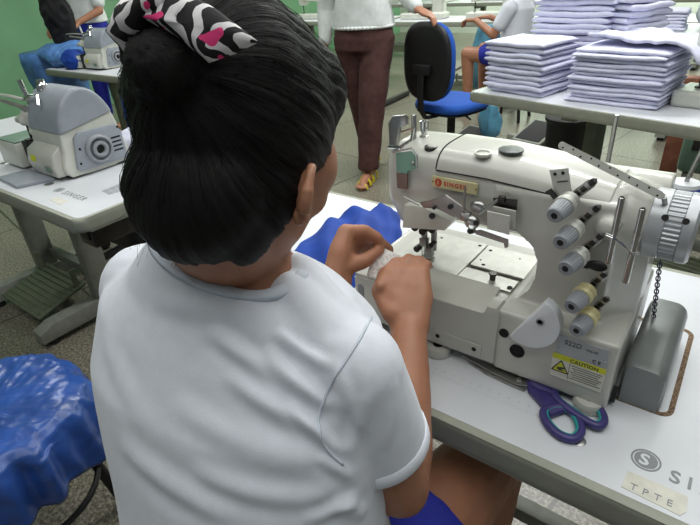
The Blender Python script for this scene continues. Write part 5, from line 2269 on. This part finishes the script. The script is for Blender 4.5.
mb.loft([ell(PC + UP * z, rt, f_, a, b, 36, 2.3) for z, a, b in ((0.965, 0.192, 0.148), (1.05, 0.18, 0.14), (1.15, 0.165, 0.13), (1.3, 0.175, 0.125), (1.36, 0.12, 0.085), (1.39, 0.08, 0.07))])
for s_, e_, w_ in ((shl, elL, wrL), (shr, elR, wrR)):
    mb.chain([s_, e_, e_.lerp(w_, 0.82)], [0.065, 0.056, 0.043])
me = mb.remesh('blouse', 0.007, 4)
sweep_noise(me, 0.006, 11)
bl = link('blouse', me, M['whiteblouse'], sw)
mb = MB()
for k in range(48):
    a = 2 * PI * k / 48
    mb.ball(PC + UP * (0.963) + rt * math.cos(a) * 0.189 + f_ * math.sin(a) * 0.146, (0.014, 0.014, 0.012), seg=10)
link('scalloped_hem', mb.remesh('scalloped_hem', 0.005, 1), M['whiteblouse'], bl)
mb = MB()
mb.ball(head_c - f_ * 0.015 + UP * 0.02, (0.09, 0.1, 0.1))
mb.ball(head_c - f_ * 0.07 - UP * 0.08, (0.08, 0.05, 0.12))
me = mb.remesh('hair', 0.008, 3)
for v in me.vertices:
    q = v.co - head_c
    if q.dot(f_) > 0.03 and q.z < 0.045:
        v.co -= f_ * 0.05
flow_uv(me)
link('hair', me, M['hair'], sw)
for a_ in (footL, footR):
    mb = MB()
    mb.prism([(0.04 * math.cos(2 * PI * k / 24) * (1 if math.sin(2 * PI * k / 24) > 0 else 0.8), 0.125 * math.sin(2 * PI * k / 24)) for k in range(24)], a_ + f_ * 0.055 + UP * 0.001, rt, f_, (0, 0, 0.014), bev=0.003)
    sd = mb.build('sandal', M['sole'], sw)
    for k in range(6):
        y = -0.03 + 0.032 * k
        mb = MB()
        hh = 0.092 - 0.011 * k
        s = 0.042
        tw = 0.03 * (-1) ** k
        mb.tube([a_ + rt * (s * math.cos(t)) + f_ * (y + tw * math.cos(t)) + UP * (0.012 + (hh - 0.008) * max(0, math.sin(t))) for t in [PI * q / 12 for q in range(13)]], 0.0065, 6)
        mb.build('strap', M['sandal'], sd)
face_parts(sw, head_c, f_)
rebase(sw, (PC.x, PC.y, 0))

# --- person behind the far left table: white top, blue trousers
fp = thing('standing_person', 'person in white top and blue trousers standing behind the far left table', 'person')
PC = V((-5.22, 2.86, 0))
f_ = V((0.35, -0.94, 0)).normalized()
rt = f_.cross(UP)
mb = MB()
head_c = PC + UP * 1.50 + f_ * 0.06
simple_head(mb, head_c, f_)
mb.loft([ell(PC + UP * z, rt, f_, a, b, 32, 2.3) for z, a, b in ((0.84, 0.14, 0.1), (1.0, 0.14, 0.10), (1.15, 0.12, 0.09), (1.3, 0.14, 0.09), (1.37, 0.08, 0.06))])
for sgn in (-1, 1):
    s_ = PC + UP * 1.31 + rt * 0.17 * sgn
    e_ = PC + UP * 1.08 + rt * 0.21 * sgn + f_ * 0.08
    w_ = PC + UP * 1.0 + rt * 0.12 * sgn + f_ * 0.30
    mb.chain([s_, e_, w_], [0.046, 0.035, 0.024])
    hand(mb, w_, f_ - UP * 0.5, rt * sgn, -UP)
    h_ = PC + UP * 0.88 + rt * 0.085 * sgn
    a_ = PC + UP * 0.07 + rt * 0.10 * sgn
    mb.chain([h_, h_.lerp(a_, 0.5), a_], [0.08, 0.055, 0.036])
    mb.chain([a_ - UP * 0.03, a_ + f_ * 0.14 - UP * 0.045], [0.034, 0.025])
link('body', mb.remesh('body', 0.0065, 3), M['skin'], fp)
mb = MB()
mb.loft([ell(PC + UP * z, rt, f_, a, b, 32, 2.3) for z, a, b in ((0.82, 0.17, 0.13), (0.9, 0.175, 0.135), (1.03, 0.155, 0.12))])
for sgn in (-1, 1):
    mb.chain([PC + UP * 0.88 + rt * 0.085 * sgn, PC + UP * 0.48 + rt * 0.09 * sgn, PC + UP * 0.15 + rt * 0.10 * sgn], [0.098, 0.075, 0.06])
me = mb.remesh('trousers', 0.009, 4)
sweep_noise(me, 0.008, 9)
link('trousers', me, M['navyshort'], fp)
mb = MB()
mb.loft([ell(PC + UP * z, rt, f_, a, b, 36, 2.3) for z, a, b in ((0.98, 0.172, 0.135), (1.15, 0.15, 0.12), (1.3, 0.165, 0.115), (1.355, 0.1, 0.08), (1.38, 0.07, 0.065))])
for sgn in (-1, 1):
    s_ = PC + UP * 1.31 + rt * 0.17 * sgn
    e_ = PC + UP * 1.08 + rt * 0.21 * sgn + f_ * 0.08
    mb.chain([s_, s_.lerp(e_, 0.7)], [0.066, 0.06])
me = mb.remesh('top', 0.008, 4)
sweep_noise(me, 0.006, 11)
link('top', me, M['whiteblouse'], fp)
mb = MB()
mb.ball(head_c - f_ * 0.015 + UP * 0.02, (0.09, 0.1, 0.1))
me = mb.remesh('hair', 0.008, 3)
for v in me.vertices:
    q = v.co - head_c
    if q.dot(f_) > 0.03 and q.z < 0.045:
        v.co -= f_ * 0.05
flow_uv(me)
link('hair', me, M['hair'], fp)
face_parts(fp, head_c, f_)
rebase(fp, (PC.x, PC.y, 0))

# ================================================================== FAR ROWS
row = []
far_t = dup(bt, (-3.35, 5.05, 0), 0, 'far white table just beyond the standing woman')
spots = [(-5.15, 5.1, 'far white table next to the green wall'), (-1.60, 5.05, 'far white table seen past the blue office chair'),
         (-0.93, 4.40, 'white table behind the stacks, with a smaller stack on it'),
         (-5.6, 7.3, 'white table of the last row, beside the green wall'), (-3.8, 7.3, 'white table of the last row, second from the green wall'), (-2.0, 7.3, 'white table of the last row, third from the green wall')]
for x, y, lb in spots:
    dup(bt, (x, y, 0), 0, lb)
mspots = [(-2.25, 5.38, 0.0, 'cream sewing machine on the far table past the blue office chair'), (-3.0, 5.36, 0.05, 'cream sewing machine on the far table beyond the standing woman'),
          (-4.55, 5.4, 0.0, 'cream sewing machine on the far table next to the green wall'), (-0.95, 5.38, 0.0, 'cream sewing machine on the far table, hidden partly by the stacks'),
          (-3.1, 7.6, 0.0, 'sewing machine on the last row, second table from the green wall'), (-4.9, 7.6, 0.0, 'sewing machine on the last row table beside the green wall'), (-1.3, 7.6, 0.0, 'sewing machine on the last row, third table from the wall')]
for x, y, a, lb in mspots:
    dup(lk, (x, y, T), a, lb)
stack(0, 0, 6, 0.3, 0.13, 'small stack further back', 'garments in the small stack behind', sx=1.0, sy=0.95, base=V((-0.66, 4.62, T)), seed=4)
heap('grey_plastic_bag', (-0.22, 4.65, T + 0.001), (0.46, 0.4, 0.30), M['baggrey'], 'translucent grey plastic bag beside the small stack behind', 'plastic bag', 21, 6, 0.2)

# bags hanging
def hanging_bag(name, c, w, h, m, label, seed, parent=None):
    mb = MB()
    rings = []
    for j in range(11):
        t = j / 10
        z = c[2] - h * t
        ww = w * (0.55 + 0.45 * math.sin(min(1, t * 1.5) * PI / 2)) * (1 if t < 0.85 else 1 - (t - 0.85) * 3)
        rings.append([V((c[0] + ww * math.cos(a) * (1 + 0.16 * math.sin(a * 6 + t * 2)) * 0.5 + 0.02 * noise.noise(V((a, t * 3, seed))),
                         c[1] + ww * 0.6 * math.sin(a) * (1 + 0.16 * math.sin(a * 5 + seed)) * 0.5, z)) for a in [2 * PI * k / 40 for k in range(40)]])
    rings.reverse()
    mb.loft(rings)
    o = mb.build(name, m, None, 0)
    tag(o, label, 'plastic bag')
    return o


p = onY(490, 20, 5.0)
hanging_bag('plastic_bag', (p.x, 4.965, 0.74), 0.30, 0.58, M['bagteal'], 'light blue plastic bag hanging from the far table edge', 1)
p = onY(492, 96, 3.6)
hb_ = hanging_bag('plastic_bag', (p.x, 3.6, 0.38), 0.15, 0.25, M['bagteal'], 'small light blue plastic bag seen under the loaded white table', 2)
# --- seated person far behind (only a bent leg and shorts show past the chair)
lp = thing('seated_person', 'person in blue shorts with a bare leg, seated at the far table', 'person')
k0 = onY(468, 42, 4.75)
PC = V((k0.x + 0.50, 4.62, 0))
mb = MB()
f_ = V((-1, 0.12, 0)).normalized()
rt = f_.cross(UP)
simple_head(mb, PC + UP * 1.12, f_)
mb.loft([ell(PC + UP * z, rt, f_, a, b, 28, 2.3) for z, a, b in ((0.47, 0.15, 0.11), (0.7, 0.13, 0.1), (0.9, 0.14, 0.09), (0.98, 0.07, 0.06))])
for sgn in (-1, 1):
    s_ = PC + UP * 0.92 + rt * 0.16 * sgn
    e_ = PC + UP * 0.72 + rt * 0.21 * sgn + f_ * 0.1
    w_ = PC + UP * 0.82 + rt * 0.12 * sgn + f_ * 0.33
    mb.chain([s_, e_, w_], [0.045, 0.036, 0.024])
    hand(mb, w_, f_, rt * sgn, -UP)
    h_, kn, an = PC + UP * 0.53 + rt * 0.09 * sgn, PC + UP * 0.55 + rt * 0.14 * sgn + f_ * 0.38, PC + UP * 0.08 + rt * 0.13 * sgn + f_ * 0.36
    mb.chain([h_, kn, an], [0.085, 0.06, 0.035])
    mb.chain([an - UP * 0.035, an + f_ * 0.15 - UP * 0.05], [0.034, 0.024])
link('body', mb.remesh('body', 0.0065, 3), M['skin'], lp)
mb = MB()
mb.loft([ell(PC + UP * z, rt, f_, a, b, 28, 2.3) for z, a, b in ((0.465, 0.17, 0.13), (0.62, 0.16, 0.125))])
for sgn in (-1, 1):
    mb.chain([PC + UP * 0.545 + rt * 0.09 * sgn, PC + UP * 0.55 + rt * 0.11 * sgn + f_ * 0.2], [0.098, 0.092])
link('shorts', mb.remesh('shorts', 0.009, 3), M['navyshort'], lp)
mb = MB()
mb.loft([ell(PC + UP * z, rt, f_, a, b, 28, 2.3) for z, a, b in ((0.58, 0.16, 0.125), (0.75, 0.15, 0.115), (0.9, 0.16, 0.11), (0.97, 0.09, 0.07))])
for sgn in (-1, 1):
    s_ = PC + UP * 0.91 + rt * 0.16 * sgn
    e_ = PC + UP * 0.72 + rt * 0.21 * sgn + f_ * 0.1
    mb.chain([s_, s_.lerp(e_, 0.6)], [0.065, 0.058])
link('shirt', mb.remesh('shirt', 0.009, 3), M['bagteal'] if False else M['cotton'], lp)
mb = MB()
mb.ball(PC + UP * 1.14 - f_ * 0.02, (0.092, 0.1, 0.1))
me = mb.remesh('hair', 0.008, 3)
flow_uv(me)
link('hair', me, M['hair'], lp)
face_parts(lp, PC + UP * 1.12, f_)
rebase(lp, (PC.x, PC.y, 0))
st3 = stool('stool under the person seated at the far table')
st3.location = (PC.x, PC.y, 0)

# foot treadles, bin, post, motor box and cable under the back tables
def treadle(label, loc, rz):
    t = thing('foot_treadle', label, 'treadle')
    mb = MB()
    mb.box((0, 0, 0.11), (0.24, 0.30, 0.018), rot=(0.3, 0, 0), bev=0.006)
    pl_ = mb.build('pedal_frame', M['standgrey'], t)
    mb = MB()
    mb.box((0, -0.003, 0.121), (0.20, 0.26, 0.008), rot=(0.3, 0, 0), bev=0.002)
    mb.build('pedal_pad', M['rubber'], pl_)
    mb = MB()
    mb.box((0, 0.0, 0.03), (0.5, 0.05, 0.06), bev=0.006)
    mb.box((0.0, 0.10, 0.06), (0.03, 0.05, 0.12), bev=0.003)
    mb.build('base_bar', M['standgrey'], t)
    t.location = loc
    t.rotation_euler = (0, 0, rz)
    return t


treadle('dark ribbed foot treadle on the floor behind the office chair post', (-1.62, 3.58, 0), -0.3)
treadle('dark foot treadle on the floor below the small light blue bag', (-1.22, 3.92, 0), -0.25)
bn = thing('waste_bin', 'black waste bin on the floor under the loaded white table', 'bin')
mb = MB()
mb.lathe([(0.095, 0.0), (0.10, 0.004), (0.118, 0.31), (0.126, 0.315), (0.126, 0.33), (0.119, 0.333), (0.113, 0.31), (0.094, 0.012), (0, 0.012)], (0, 0, 0), (0, 0, 1), 36)
mb.build('bin_body', M['black'], bn)
mb = MB()
mb.lathe([(0.121, 0.318), (0.129, 0.32), (0.129, 0.330), (0.121, 0.332)], (0, 0, 0), (0, 0, 1), 36)
mb.build('rim', M['rubber'], bn)
bn.location = (-0.80, 3.12, 0)
bn.scale = (1, 1, 1.4)
mb = MB()
p = onY(673, 150, 3.4)
mb.box((p.x, 3.4, 0.33), (0.085, 0.085, 0.66), bev=0.006)
o = mb.build('wooden_post', M['wood'])
tag(o, 'reddish brown upright post under the loaded table, below the beige machine', 'post')
mb = MB()
p = onY(694, 150, 3.0)
mt = thing('motor_box', 'grey green motor box under the loaded table, beside the brown post', 'motor')
mb.box((p.x + 0.16, 3.0, 0.45), (0.42, 0.22, 0.3), bev=0.03, seg=3)
mb.build('housing', M['green'], mt)
mb = MB()
mb.box((p.x + 0.06, 2.887, 0.46), (0.13, 0.01, 0.08), bev=0.004)
mb.build('panel', M['darksteel'], mt)
for sx in (0.0, 0.32):
    mb = MB()
    mb.box((p.x + sx, 3.0, 0.15), (0.04, 0.2, 0.30), bev=0.004)
    mb.build('leg', M['standgrey'], mt)
rebase(mt, (p.x + 0.16, 3.0, 0))
mb = MB()
cpts = [onZ(463, 66, 0.01) + V((0, 0, 0)), onZ(455, 70, 0.01), onZ(448, 76, 0.01), onZ(452, 84, 0.01), onZ(470, 80, 0.01), onZ(484, 76, 0.01)]
mb.tube(cpts, 0.012, 8)
o = mb.build('power_cable', M['black'])
tag(o, 'black cable lying on the bright floor behind the office chair', 'cable')
mb = MB()
a_, b_ = onZ(366, 112, 0.03), onZ(408, 92, 0.03)
mb.tube([a_, b_], 0.03, 8)
o = mb.build('floor_bar', M['darksteel'])
tag(o, 'dark metal bar lying on the floor beside the standing woman', 'bar')

# ================================================================== LIGHT
def area(name, loc, rot, size, sy, e, col=(1, 1, 1)):
    l = bpy.data.lights.new(name, 'AREA')
    l.shape = 'RECTANGLE'
    l.size, l.size_y, l.energy, l.color = size, sy, e, col
    o = bpy.data.objects.new(name, l)
    COL.objects.link(o)
    o.location, o.rotation_euler = loc, rot
    return o
for x, y, e, sx, sy in ((0.1, 0.55, 42, 2.0, 2.8), (-0.6, 1.75, 20, 1.6, 0.6), (-1.5, -0.2, 15, 1.3, 1.0), (-3.6, 1.6, 30, 1.3, 0.5), (-0.7, 3.0, 56, 1.3, 0.5), (-3.6, 4.6, 70, 1.3, 0.5), (-1.5, 7.2, 120, 1.3, 0.5)):  # ceiling lamps, plus added fills brightening the garment stacks and shirt back
    area('room_and_fill_light', (x, y, 2.9), (0, 0, 0), sx, sy, e, (0.98, 1.0, 0.98))
area('window_daylight', (-2.5, 9.6, 1.9), (math.radians(78), 0, 0), 5, 1.3, 160, (0.86, 1.0, 0.9))
w = bpy.data.worlds.new('world')
SC.world = w
w.use_nodes = True
w.node_tree.nodes['Background'].inputs[0].default_value = (0.80, 0.92, 1.0, 1)
w.node_tree.nodes['Background'].inputs[1].default_value = 0.2
SC.view_settings.view_transform = 'Standard'
SC.view_settings.look = 'None'
SC.view_settings.exposure = -0.22
SC.view_settings.gamma = 1.0
